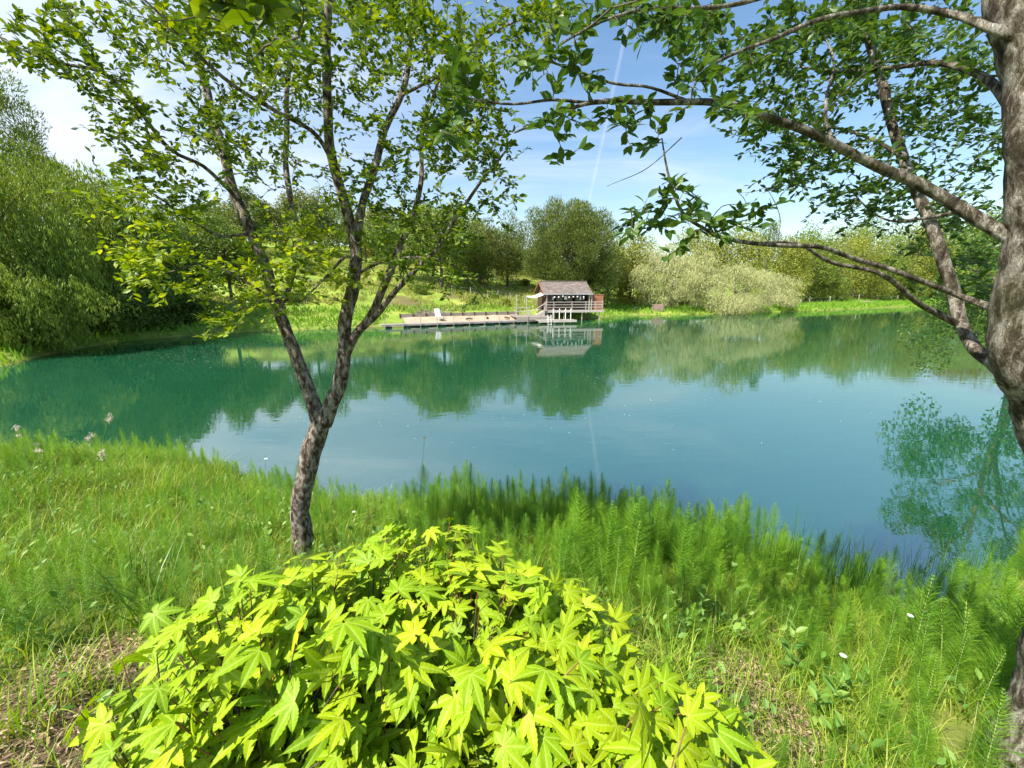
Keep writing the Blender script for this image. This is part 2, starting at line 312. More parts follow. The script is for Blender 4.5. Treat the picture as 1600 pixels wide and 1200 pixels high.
def sdist(P):
    """>0 on land"""
    P = np.asarray(P, float); A = SH; B = np.roll(SH, -1, 0); best = np.full(len(P), 1e9); ins = np.zeros(len(P), bool)
    for a, b in zip(A, B):
        ab = b - a; t = np.clip(((P - a) @ ab) / (ab @ ab), 0, 1); d = np.linalg.norm(P - a - t[:, None] * ab, axis=1); best = np.minimum(best, d)
        c = ((a[1] > P[:, 1]) != (b[1] > P[:, 1])); xx = (b[0] - a[0]) * (P[:, 1] - a[1]) / ((b[1] - a[1]) or 1e-9) + a[0]; ins ^= c & (P[:, 0] < xx)
    return np.where(ins, -best, best)
def vnoise(P, s, seed=0):
    P = np.asarray(P, float) * s; i = np.floor(P).astype(int); f = P - i; f = f * f * (3 - 2 * f)
    def h(a, b): 
        x = np.sin(a * 127.1 + b * 311.7 + seed * 74.7) * 43758.5453; return x - np.floor(x)
    a = h(i[:, 0], i[:, 1]); b = h(i[:, 0] + 1, i[:, 1]); c = h(i[:, 0], i[:, 1] + 1); d = h(i[:, 0] + 1, i[:, 1] + 1)
    return (a * (1 - f[:, 0]) + b * f[:, 0]) * (1 - f[:, 1]) + (c * (1 - f[:, 0]) + d * f[:, 0]) * f[:, 1] - 0.5
def sstep(x, a, b):
    t = np.clip((x - a) / (b - a), 0, 1); return t * t * (3 - 2 * t)
def height(P):
    P = np.asarray(P, float).reshape(-1, 2); x, y = P[:, 0], P[:, 1]
    nearw = 1 - sstep(y, 9, 16)
    d = sdist(P) + vnoise(P, 1.4, 1) * 0.25 * nearw + vnoise(P, .35, 2) * 0.8 * (1 - nearw)
    zn = 1.9 * np.tanh(np.maximum(d, 0) * 0.36 / 1.75) + vnoise(P, 3.0, 3) * 0.06 + vnoise(P, .9, 4) * 0.10 * (d > 0)
    bank = 0.55 * (1 - np.exp(-np.maximum(d, 0) / 0.6)) + 0.015 * np.maximum(d, 0)
    lw = 1 - sstep(x, 6, 26 )
    slope = 0.20 * lw + 0.075 * (1 - lw)
    hill = np.maximum(d - 3, 0) * slope; cap = 19.0 * lw + 3.5 * (1 - lw) ; hill = cap * np.tanh(hill / cap)
    hill += sstep(y, 140, 300) * (6 + 14 * sstep(x, 60, 260)) * (1 - lw)
    zf = bank + hill + vnoise(P, .12, 5) * 1.2 * np.clip(d / 15, 0, 1) + vnoise(P, .5, 6) * 0.25 * np.clip(d / 3, 0, 1)
    z = zn * nearw + zf * (1 - nearw)
    return np.where(d > 0, np.maximum(z, 0.02 + 0.0 * z), -np.minimum(1.6, -d * 0.5) - 0.01)
def gz(x, y): return float(height([(x, y)])[0])
def sinhgrid(lo, hi, n, A, c):
    a, b = math.asinh((lo - c) / A), math.asinh((hi - c) / A); return c + A * np.sinh(np.linspace(a, b, n))
BARE = [(G(55, 1050, 1.55)[:2], .46), (G(125, 1000, 1.5)[:2], .26), (G(1185, 1030, 1.35)[:2], .30), (G(1235, 1085, 1.45)[:2], .22), (G(1150, 985, 1.25)[:2], .22), (G(20, 1150, 1.6)[:2], .36)]
def make_terrain():
    gx = sinhgrid(-330, 480, 470, 3.0, 0.0); gy = sinhgrid(-60, 620, 440, 3.0, 3.0)
    X, Y = np.meshgrid(gx, gy); P = np.stack([X.ravel(), Y.ravel()], 1); Z = height(P)
    V = np.column_stack([P, Z]); nx = len(gx); ny = len(gy)
    i = (np.arange(ny - 1)[:, None] * nx + np.arange(nx - 1)[None]).ravel(); F = np.stack([i, i + 1, i + nx + 1, i + nx], 1)
    m, nt, N, L = newmat('ground')
    out = N('ShaderNodeOutputMaterial'); p = N('ShaderNodeBsdfPrincipled'); tc = N('ShaderNodeTexCoord'); at = N('ShaderNodeAttribute'); at.attribute_name = 'bare'
    n1 = N('ShaderNodeTexNoise'); n1.inputs['Scale'].default_value = 0.35; n1.inputs['Detail'].default_value = 10; n1.inputs['Roughness'].default_value = 0.7; L(tc.outputs['Object'], n1.inputs['Vector'])
    gr = ramp(N, [(0.3, (0.13, 0.20, 0.03)), (0.45, (0.19, 0.28, 0.04)), (0.55, (0.26, 0.33, 0.05)), (0.7, (0.36, 0.36, 0.11))]); L(n1.outputs['Fac'], gr.inputs[0])
    n2 = N('ShaderNodeTexNoise'); n2.inputs['Scale'].default_value = 9; n2.inputs['Detail'].default_value = 9; n2.inputs['Roughness'].default_value = 0.75; L(tc.outputs['Object'], n2.inputs['Vector'])
    br = ramp(N, [(0.3, (0.06, 0.042, 0.025)), (0.5, (0.14, 0.098, 0.055)), (0.7, (0.32, 0.235, 0.145))]); L(n2.outputs['Fac'], br.inputs[0])
    mx = N('ShaderNodeMix'); mx.data_type = 'RGBA'; L(at.outputs['Fac'], mx.inputs[0]); L(gr.outputs[0], mx.inputs[6]); L(br.outputs[0], mx.inputs[7])
    L(mx.outputs[2], p.inputs['Base Color']); p.inputs['Roughness'].default_value = 0.95; p.inputs['Specular IOR Level'].default_value = 0.1
    b = N('ShaderNodeBump'); b.inputs['Strength'].default_value = 0.7; b.inputs['Distance'].default_value = 0.04; L(n2.outputs['Fac'], b.inputs['Height']); L(b.outputs[0], p.inputs['Normal'])
    L(p.outputs[0], out.inputs[0])
    d = sdist(P); near = 1 - sstep(P[:, 1], 9, 12)
    farbare = (sstep(vnoise(P, .16, 9) + vnoise(P, .5, 10) * .6, 0.0, 0.35)) * (1 - sstep(P[:, 0], 4, 12)) * sstep(P[:, 0], -20, -12) * (1 - sstep(d, 10, 22)) * 0.85
    farbare = np.maximum(farbare, np.clip(1 - d / .25, 0, 1) * .3)
    bw = np.zeros(len(P))
    for (cx, cy), rr in BARE: bw = np.maximum(bw, 1 - np.hypot(P[:, 0] - cx, P[:, 1] - cy) / rr)
    bare = np.where(near > 0.5, np.clip(.35 + bw * 3, 0, 1), farbare)
    link('ground', mesh_np('ground', V, [F], m, smooth=True, vattr={'bare': bare}))['kind'] = 'structure'
make_terrain()

def make_water():
    m, nt, N, L = newmat('water')
    out = N('ShaderNodeOutputMaterial'); p = N('ShaderNodeBsdfPrincipled'); tc = N('ShaderNodeTexCoord')
    n0 = N('ShaderNodeTexNoise'); n0.inputs['Scale'].default_value = 0.05; n0.inputs['Detail'].default_value = 3; L(tc.outputs['Object'], n0.inputs['Vector'])
    r = ramp(N, [(0.35, (0.008, 0.068, 0.026)), (0.65, (0.014, 0.085, 0.040))]); L(n0.outputs['Fac'], r.inputs[0]); L(r.outputs[0], p.inputs['Base Color'])
    p.inputs['Roughness'].default_value = 0.02; p.inputs['IOR'].default_value = 4.6; p.subsurface_method = 'BURLEY'; p.inputs['Subsurface Weight'].default_value = 1.0; p.inputs['Subsurface Radius'].default_value = (0.5, 1.0, 1.0); p.inputs['Subsurface Scale'].default_value = 1.2; p.inputs['Specular IOR Level'].default_value = 0.5
    mp = N('ShaderNodeMapping'); mp.inputs['Scale'].default_value = (0.8, 2.2, 1); L(tc.outputs['Object'], mp.inputs[0])
    n1 = N('ShaderNodeTexNoise'); n1.inputs['Scale'].default_value = 1.3; n1.inputs['Detail'].default_value = 3; L(mp.outputs[0], n1.inputs['Vector'])
    n2 = N('ShaderNodeTexNoise'); n2.inputs['Scale'].default_value = 9; n2.inputs['Detail'].default_value = 2; L(mp.outputs[0], n2.inputs['Vector'])
    n3 = N('ShaderNodeTexNoise'); n3.inputs['Scale'].default_value = 0.12; L(tc.outputs['Object'], n3.inputs['Vector'])
    mr = N('ShaderNodeMapRange'); mr.inputs['From Min'].default_value = 0.42; mr.inputs['From Max'].default_value = 0.62; L(n3.outputs['Fac'], mr.inputs['Value'])
    mu = N('ShaderNodeMath'); mu.operation = 'MULTIPLY'; L(n2.outputs['Fac'], mu.inputs[0]); L(mr.outputs[0], mu.inputs[1])
    m2 = N('ShaderNodeMath'); m2.operation = 'MULTIPLY_ADD'; L(mu.outputs[0], m2.inputs[0]); m2.inputs[1].default_value = 0.10; L(n1.outputs['Fac'], m2.inputs[2])
    b = N('ShaderNodeBump'); b.inputs['Strength'].default_value = 0.20; b.inputs['Distance'].default_value = 0.012; L(m2.outputs[0], b.inputs['Height']); L(b.outputs[0], p.inputs['Normal'])
    L(p.outputs[0], out.inputs[0])
    V = [(-75, -2, 0), (185, -2, 0), (185, 125, 0), (-75, 125, 0)]
    # the sheet follows the pond with a margin under the banks
    V = [(-70, 1.0, 0), (2.5, 3.3, 0), (7, 3.0, 0), (190, 20, 0), (190, 125, 0), (100, 125, 0), (12, 60, 0), (-14, 45, 0), (-45, 30, 0), (-70, 18, 0)]
    me = bpy.data.meshes.new('water'); me.from_pydata(V, [], [list(range(len(V)))]); me.materials.append(m)
    link('water', me)['kind'] = 'structure'
make_water()

# ------------------------------------------------------------------ near trees: traced limbs, grown twigs, single leaves
def smooth_path(P, step):
    P = np.asarray([tuple(p) for p in P], float)
    if len(P) == 2: P = np.array([P[0], (P[0] + P[1]) / 2, P[1]])
    Q = np.vstack([2 * P[0] - P[1], P, 2 * P[-1] - P[-2]]); out = []; tt = []
    for i in range(1, len(Q) - 2):
        p0, p1, p2, p3 = Q[i - 1:i + 3]; n = max(2, int(np.linalg.norm(p2 - p1) / step))
        for k in range(n):
            t = k / n; out.append(0.5 * ((2 * p1) + (-p0 + p2) * t + (2 * p0 - 5 * p1 + 4 * p2 - p3) * t * t + (-p0 + 3 * p1 - 3 * p2 + p3) * t ** 3)); tt.append(i - 1 + t)
    out.append(P[-1]); tt.append(len(P) - 1); return np.array(out), np.array(tt)
class NearTree:
    def __init__(s, seed): s.mb = MB(); s.tw = MB(); s.nodes = []; s.dirs = []; s.rng = np.random.default_rng(seed); s.leaves = []
    def limb(s, pts, ns=10, rough=0.12, step=0.05, k=1.0):
        pts = [(a, b, c, q * (getattr(s, 'thin', 1.0) if q < .07 else 1)) for a, b, c, q in pts]
        """pts: (px, py, Y, radius)"""
        P, t = smooth_path([W(a, b, c) if not isinstance(a, Vector) else a for a, b, c, r in pts], step)
        R = np.interp(t, range(len(pts)), [p[3] for p in pts])
        wob = np.array([[mnoise.noise(Vector(p) * 3.1), mnoise.noise(Vector(p) * 3.1 + Vector((9, 0, 0))), mnoise.noise(Vector(p) * 3.1 + Vector((0, 9, 0)))] for p in P]) * 0.02
        P = P + wob * np.clip(np.arange(len(P)) / 4, 0, 1)[:, None]
        s.mb.tube(P, R, ns, True, rough)
        D = np.gradient(P, axis=0); D /= np.maximum(np.linalg.norm(D, axis=1, keepdims=True), 1e-9)
        for p, d, r in zip(P, D, R):
            s.nodes.append(p); s.dirs.append(d)
        return P
    def grow(s, A, leafsize=(0.045, 0.065), per=9, maxlen=0.9, sag=0.06, bare=0.0):
        A = np.asarray(A); rng = s.rng; nodes = np.array(s.nodes); dirs = np.array(s.dirs)
        d = np.array([np.min(np.linalg.norm(nodes - a, axis=1)) for a in A]); order = np.argsort(d)
        cap = len(nodes) + len(A) * 6; buf = np.zeros((cap, 3)); buf[:len(nodes)] = nodes; db = np.zeros((cap, 3)); db[:len(nodes)] = dirs; n = len(nodes)
        for i in order:
            a = A[i]; dd = np.linalg.norm(buf[:n] - a, axis=1); j = int(np.argmin(dd)); L0 = dd[j]
            if L0 < 0.03: continue
            p0 = buf[j]; dr = (a - p0) / L0; pd = db[j] * 0.6 + dr; pd /= np.linalg.norm(pd)
            k = max(4, int(L0 / 0.07)); t = np.linspace(0, 1, k + 1)[:, None]
            c1 = p0 + pd * L0 * 0.35; c2 = a - (dr + rng.normal(size=3) * .35 + np.array([0, 0, sag])) * L0 * 0.3
            path = (1 - t) ** 3 * p0 + 3 * (1 - t) ** 2 * t * c1 + 3 * (1 - t) * t * t * c2 + t ** 3 * a
            path[1:-1] += rng.normal(size=(k - 1, 3)) * 0.006
            r0 = min(0.0014 + 0.006 * L0, 0.007)
            s.tw.tube(path, np.linspace(r0, 0.0007, k + 1), 4 if L0 < .3 else 5, False)
            T = np.gradient(path, axis=0); T /= np.maximum(np.linalg.norm(T, axis=1, keepdims=True), 1e-9)
            for q in range(1, k + 1):
                if n < cap: buf[n] = path[q]; db[n] = T[q]; n += 1
            if rng.random() < bare: continue
            m = max(3, int(per * (0.6 + 0.8 * rng.random()))); span = min(1.0, 0.30 / L0)
            for q in range(m):
                tt = 1 - span * (q / m) * (0.9 + .2 * rng.random()); idx = np.clip(tt, 0, 1) * k; i0 = int(min(idx, k - 1)); f = idx - i0
                pos = path[i0] * (1 - f) + path[i0 + 1] * f; td = T[i0]
                side = np.cross(td, [0, 0, 1.0]); side /= max(np.linalg.norm(side), 1e-6)
                ld = td * 0.75 + side * (1 if q % 2 else -1) * (0.7 + .4 * rng.random()) + rng.normal(size=3) * 0.35 + np.array([0, 0, 0.12])
                nn = np.array([0, 0, 1.0]) + rng.normal(size=3) * 0.55
                s.leaves.append((pos, ld, nn, leafsize[0] + (leafsize[1] - leafsize[0]) * rng.random()))
    def finish(s, root, bark, leafm, sunlit=None, zlow=0):
        s.mb.build('trunk', bark, root, True)
        s.tw.build('twigs', M['twig'], root, True)
        P = np.array([l[0] for l in s.leaves]); D = np.array([l[1] for l in s.leaves]); Nn = np.array([l[2] for l in s.leaves]); S = np.array([l[3] for l in s.leaves])
        if sunlit:  # low left sprays get the leaf colour with sunlight painted in
            lo = (P[:, 2] + s.rng.normal(size=len(P)) * .12 < zlow) & (P[:, 0] < -.9); V, F = scatter(OVAL, P[lo], frames(D[lo], Nn[lo]), S[lo] * 1.12); k = link('sunlit_leaves', mesh_np('sunlit_leaves', V, F, sunlit), root); k['label'] = 'yellow-green leaves on the low left branches, sunlight painted into their colour'
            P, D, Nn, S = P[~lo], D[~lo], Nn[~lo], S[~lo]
        V, F = scatter(OVAL, P, frames(D, Nn), S); link('crown', mesh_np('crown', V, F, leafm, smooth=False), root)
def blobs(spec, rng):
    """spec rows: px, py, Y, half width px, half height px, depth half range, count -> points spread through a volume"""
    out = []
    for px, py, Y, sx, sy, sy3, n in spec:
        for _ in range(n):
            a = rng.normal(size=3) * 0.68; out.append(tuple(W(px + a[0] * sx, py + a[1] * sy, max(0.7, Y + a[2] * sy3))))
    return np.array(out)

def left_alder():
    t = NearTree(11); D = 3.4
    base = W(475, 866, D); base.z = gz(base.x, base.y) - 0.05
    root = thing('alder_tree', 'slim forked tree with pale scaly bark behind the yellow-green shrub', 'tree')
    t.limb([(base, 0, 0, .150), (474, 864, D, .112), (473, 850, D, .092), (469, 800, D, .078), (478, 740, D, .080), (490, 690, D, .085), (503, 650, D, .082)], 22, 0.16, .03)
    t.limb([(500, 668, D, .070), (484, 615, D, .058), (462, 560, D, .050), (444, 510, D + .02, .046), (432, 478, D + .04, .044), (412, 405, D + .1, .044), (387, 350, D + .15, .042), (364, 300, D + .2, .038), (346, 230, D + .3, .036), (326, 160, D + .4, .032), (311, 90, D + .5, .028), (303, 0, D + .6, .024), (300, -90, D + .7, .016)], 16, 0.14, .04)
    t.limb([(506, 662, D, .070), (528, 605, D, .060), (539, 555, D, .055), (541, 500, D, .052), (553, 430, D - .02, .050), (557, 392, D - .03, .045), (541, 330, D - .05, .038), (517, 245, D - .1, .034), (511, 170, D - .15, .031), (511, 80, D - .2, .028), (514, 0, D - .25, .024), (520, -100, D - .3, .015)], 16, 0.14, .04)
    t.limb([(556, 398, D - .03, .036), (563, 330, D, .031), (588, 252, D + .1, .028), (602, 205, D + .15, .026), (626, 150, D + .2, .023), (643, 80, D + .3, .020), (645, 0, D + .4, .016), (650, -60, D + .4, .01)], 12, 0.12)
    t.limb([(541, 552, D, .040), (556, 525, D - .02, .036), (574, 500, D - .05, .032), (598, 450, D - .1, .030), (619, 396, D - .1, .027), (640, 350, D - .1, .022), (659, 285, D - .1, .018), (662, 200, D, .014), (690, 110, D, .008)], 12, 0.12)
    t.limb([(560, 520, D - .02, .026), (602, 475, D - .2, .023), (650, 420, D - .3, .018), (690, 380, D - .35, .014), (740, 300, D - .4, .011), (790, 235, D - .4, .007)], 9, 0.1)
    t.limb([(438, 492, D, .026), (458, 420, D + .2, .026), (466, 380, D + .3, .025), (458, 330, D + .4, .024), (446, 255, D + .5, .023), (449, 150, D + .6, .020), (453, 60, D + .6, .017), (452, -40, D + .6, .012)], 10, 0.12)
    t.limb([(366, 305, D + .2, .016), (320, 262, D, .014), (265, 235, D - .2, .013), (215, 170, D - .4, .012), (165, 115, D - .5, .011), (95, 100, D - .6, .008), (50, 85, D - .65, .006), (5, 62, D - .7, .004)], 8, 0.08)
    t.limb([(518, 250, D - .1, .016), (490, 205, D - .3, .014), (430, 175, D - .5, .013), (370, 135, D - .7, .011), (310, 85, D - .8, .009), (245, 20, D - .9, .006), (190, -30, D - 1, .004)], 8, 0.08)
    t.limb([(392, 365, D + .12, .014), (345, 368, D - .1, .011), (300, 345, D - .3, .008), (235, 300, D - .5, .005)], 7, 0.05)
    t.limb([(445, 515, D, .012), (420, 462, D - .2, .010), (365, 430, D - .3, .008), (310, 416, D - .4, .006), (250, 430, D - .5, .004)], 7, 0.05)
    t.limb([(470, 470, D - .1, .010), (400, 468, D - .3, .008), (370, 492, D - .4, .006), (330, 520, D - .5, .004)], 7, 0.05)
    t.limb([(556, 430, D, .013), (610, 405, D - .2, .010), (700, 410, D - .3, .007), (755, 465, D - .3, .004)], 7, 0.05)
    t.limb([(540, 400, D, .012), (500, 440, D - .2, .009), (470, 470, D - .3, .007), (430, 470, D - .4, .004)], 7, 0.05)
    t.limb([(626, 150, D + .2, .012), (700, 110, D, .010), (770, 50, D - .3, .007), (860, 20, D - .5, .004)], 7, 0.05)
    b = [(50, 75, 2.7, 45, 30, .3, 22), (120, 110, 2.8, 50, 40, .3, 26), (90, 20, 2.8, 60, 30, .3, 24), (200, 175, 3.0, 45, 50, .4, 40), (250, 60, 2.9, 60, 45, .5, 60),
         (230, 250, 3.0, 50, 45, .4, 50), (190, 310, 3.0, 50, 50, .4, 34), (280, 320, 3.1, 50, 40, .4, 50), (240, 400, 2.9, 45, 35, .35, 44), (205, 410, 2.8, 25, 18, .2, 16), (300, 440, 2.9, 50, 25, .35, 34),
         (345, 505, 2.9, 35, 18, .25, 16), (390, 470, 3.0, 40, 30, .3, 24), (410, 405, 3.1, 50, 40, .4, 40), (480, 360, 3.1, 55, 40, .5, 46), (470, 430, 3.1, 50, 30, .4, 26),
         (345, 40, 3.3, 60, 50, .6, 85), (420, 90, 3.4, 60, 70, .7, 100), (330, 180, 3.4, 50, 55, .6, 64), (400, 240, 3.5, 55, 55, .7, 60), (490, 120, 3.3, 50, 80, .6, 70), (480, 10, 3.4, 90, 30, .6, 70),
         (570, 90, 3.4, 50, 70, .6, 80), (600, 20, 3.4, 60, 35, .6, 66), (680, 60, 3.3, 55, 60, .6, 90), (740, 130, 3.2, 50, 55, .6, 80), (700, 210, 3.2, 55, 55, .5, 80), (760, 230, 3.1, 40, 40, .5, 40), (800, 60, 3.0, 50, 45, .5, 46), (860, 20, 2.9, 50, 25, .4, 26),
         (620, 250, 3.3, 45, 55, .5, 46), (550, 290, 3.4, 50, 45, .5, 40), (610, 350, 3.3, 50, 35, .4, 40), (690, 350, 3.1, 50, 50, .4, 50), (640, 420, 3.2, 50, 30, .3, 26), (710, 420, 3.1, 40, 30, .3, 22), (780, 310, 3.0, 35, 40, .3, 18), (530, 440, 3.2, 40, 30, .3, 16),
         (450, 20, 3.0, 250, 60, 1.0, 60)]
    t.grow(blobs([q[:6] + (int(q[6] * 1.7),) for q in b], t.rng), (0.032, 0.054), 9)
    t.finish(root, M['bark'], M['alder_leaf'], M['sunlit_leaf'], float(W(300, 335, 3.0)[2]))
left_alder()

def right_tree():
    t = NearTree(23); t.thin = .70
    bx, by = 2.72, 1.62
    root = thing('leaning_tree', 'pale barked tree at the right edge with branches arching left over the pond', 'tree')
    base = Vector((bx, by, gz(bx, by) - 0.1)); D = 1.62
    t.limb([(base, 0, 0, .20), (1668, 1060, D, .15), (1692, 900, D, .135), (1684, 760, D, .13), (1652, 640, D, .128), (1622, 560, D, .125), (1618, 470, D, .114), (1630, 380, D, .106), (1634, 250, D, .098), (1626, 120, D + .05, .092), (1596, 0, D + .1, .088), (1590, -160, D + .2, .08)], 26, 0.14, .03)
    t.limb([(1600, 600, D + .02, .062), (1560, 575, D + .15, .044), (1525, 545, D + .3, .038), (1503, 500, D + .4, .036), (1494, 455, D + .45, .040), (1470, 395, D + .5, .038), (1440, 320, D + .6, .036), (1412, 245, D + .7, .034), (1390, 175, D + .8, .031), (1368, 100, D + .9, .029), (1343, 0, D + 1.0, .025), (1320, -80, D + 1.1, .018)], 14, 0.14, .04)
    t.limb([(1610, 385, D, .055), (1578, 372, D + .05, .036), (1500, 330, D + .15, .033), (1420, 285, D + .2, .030), (1340, 242, D + .2, .026), (1265, 205, D + .15, .023), (1200, 182, D + .1, .020), (1130, 162, D, .017), (1060, 156, D - .05, .014), (1000, 158, D - .1, .0125), (940, 160, D - .15, .011), (900, 168, D - .18, .008), (850, 190, D - .2, .006), (800, 212, D - .2, .004)], 11, 0.12, .03)
    t.limb([(925, 161, D - .15, .007), (860, 158, D - .2, .006), (800, 163, D - .25, .005), (740, 150, D - .3, .004), (690, 130, D - .35, .003)], 7, .05, .03)
    t.limb([(1070, 156, D - .05, .008), (1020, 135, D - .1, .006), (960, 130, D - .1, .006), (880, 105, D - .15, .005), (820, 80, D - .2, .003)], 7, .05, .03)
    t.limb([(1500, 508, D + .4, .026), (1470, 490, D + .4, .022), (1430, 470, D + .35, .018), (1380, 430, D + .3, .015), (1310, 410, D + .3, .012), (1250, 385, D + .25, .009), (1190, 378, D + .2, .007)], 9, .1, .03)
    t.limb([(1590, 492, D, .030), (1550, 482, D + .1, .022), (1500, 462, D + .2, .017), (1440, 440, D + .2, .016), (1370, 412, D + .2, .015), (1290, 388, D + .15, .013), (1210, 380, D + .1, .012), (1140, 378, D, .011), (1100, 360, D - .05, .009), (1065, 335, D - .1, .008), (1045, 290, D - .1, .006), (1035, 250, D - .1, .005), (1030, 215, D - .1, .003)], 9, .1, .03)
    t.limb([(1600, 190, D + .05, .032), (1568, 155, D + .15, .024), (1530, 115, D + .3, .020), (1470, 100, D + .5, .017), (1400, 105, D + .7, .014), (1320, 112, D + .8, .011), (1250, 105, D + .9, .007)], 9, .1, .04)
    t.limb([(1600, 60, D + .05, .030), (1540, 45, D + .1, .020), (1470, 25, D + .2, .016), (1380, 15, D + .2, .014), (1280, 35, D + .1, .012), (1190, 70, D, .009), (1100, 110, D - .1, .006), (1080, 160, D - .1, .004)], 9, .1, .04)
    t.limb([(1600, 20, D + .05, .024), (1480, -30, D + .3, .016), (1300, -20, D + .2, .012), (1150, 5, D, .010), (1040, 10, D - .1, .008), (960, 30, D - .2, .006), (880, 70, D - .25, .004)], 9, .1, .04)
    t.limb([(1418, 250, D + .6, .016), (1360, 215, D + .7, .012), (1290, 200, D + .9, .009), (1220, 230, D + 1, .005)], 7, .08, .04)
    t.limb([(1500, 330, D + .15, .014), (1440, 345, D + .4, .010), (1380, 340, D + .7, .007), (1330, 300, D + .9, .005)], 7, .08, .04)
    t.limb([(1300, 220, D + .2, .010), (1290, 150, D + .4, .008), (1300, 90, D + .5, .006), (1280, 30, D + .6, .004)], 7, .08, .04)
    # bare hanging twigs
    t.limb([(1100, 358, D, .003), (1130, 330, D, .0025), (1165, 325, D, .002), (1150, 305, D, .0015)], 5, 0, .02)
    t.limb([(1215, 380, D + .1, .003), (1213, 335, D + .1, .0025), (1195, 300, D + .1, .002), (1190, 296, D + .1, .0015)], 5, 0, .02)
    t.limb([(1065, 215, D - .1, .003), (1040, 235, D - .1, .0025), (1000, 270, D - .1, .002), (945, 295, D - .1, .0012)], 5, 0, .02)
    near = [(880, 85, 1.45, 45, 40, .12, 16), (860, 200, 1.45, 40, 40, .12, 14), (985, 200, 1.5, 40, 30, .12, 14), (1000, 30, 1.5, 50, 28, .15, 16), (1040, 20, 1.5, 40, 20, .15, 8), (1140, 165, 1.5, 28, 22, .08, 8), (720, 130, 1.3, 30, 50, .1, 10), (700, 215, 1.3, 20, 20, .06, 3),
            (1010, 345, 1.5, 30, 22, .1, 9), (1060, 335, 1.5, 35, 30, .1, 13), (1110, 350, 1.55, 40, 25, .1, 11), (1050, 300, 1.5, 25, 30, .1, 5), (1170, 330, 1.6, 30, 25, .1, 4), (930, 170, 1.45, 40, 40, .1, 9), (1080, 110, 1.5, 30, 30, .15, 8)]
    t.grow(blobs([q[:6] + (int(q[6] * 1.4),) for q in near], t.rng), (0.036, 0.054), 7)
    mid = [(1130, 70, 2.2, 60, 50, .4, 40), (1200, 110, 2.4, 60, 50, .4, 50), (1260, 50, 2.4, 60, 45, .4, 56), (1340, 110, 2.6, 60, 60, .4, 66), (1330, 30, 2.5, 60, 35, .4, 56), (1430, 60, 2.6, 60, 50, .5, 66), (1430, 170, 2.7, 55, 50, .5, 62), (1510, 70, 2.7, 55, 60, .5, 60), (1520, 200, 2.8, 50, 60, .5, 54),
           (1240, 210, 2.4, 55, 45, .4, 46), (1310, 250, 2.5, 60, 45, .4, 50), (1250, 280, 2.4, 45, 25, .3, 22), (1330, 320, 2.6, 50, 25, .4, 26), (1180, 180, 2.2, 45, 40, .3, 26), (1400, 300, 2.7, 55, 50, .5, 44), (1490, 320, 2.8, 55, 50, .5, 46), (1540, 400, 2.6, 40, 55, .4, 30), (1440, 390, 2.6, 50, 35, .4, 22), (1520, 470, 2.3, 30, 35, .2, 10), (1080, 30, 2.2, 50, 30, .3, 20)]
    t.grow(blobs([q[:6] + (int(q[6] * 1.5),) for q in mid], t.rng), (0.031, 0.047), 9)
    t.finish(root, M['bark_grey'], M['dark_leaf'])
right_tree()

def overhead_branch():
    """a spray of close leaves hanging into the top of the view from a sapling behind the camera"""
    t = NearTree(5)
    root = thing('overhanging_tree', 'yellow-green leafy branch tips hanging in close at the top left', 'tree')
    b = Vector((-2.6, -0.6, gz(-2.6, -0.6) - .05))
    t.limb([(b, 0, 0, .06), (Vector((-2.4, -0.4, 3.2)), 0, 0, .045), (Vector((-2.1, 0.0, 4.6)), 0, 0, .035), (Vector((-1.5, .5, 5.2)), 0, 0, .022), (W(300, -330, 1.1), 0, 0, .014), (W(370, -120, 1.15), 0, 0, .008), (W(390, -30, 1.15), 0, 0, .005)], 9, .1, .05)
    t.grow(blobs([(345, 0, 1.1, 26, 22, .05, 7), (410, 10, 1.15, 30, 20, .05, 8), (380, -80, 1.15, 60, 50, .1, 14), (330, -160, 1.1, 80, 60, .1, 14)], t.rng), (0.06, 0.08), 6)
    t.finish(root, M['bark'], M['alder_leaf'])
overhead_branch()

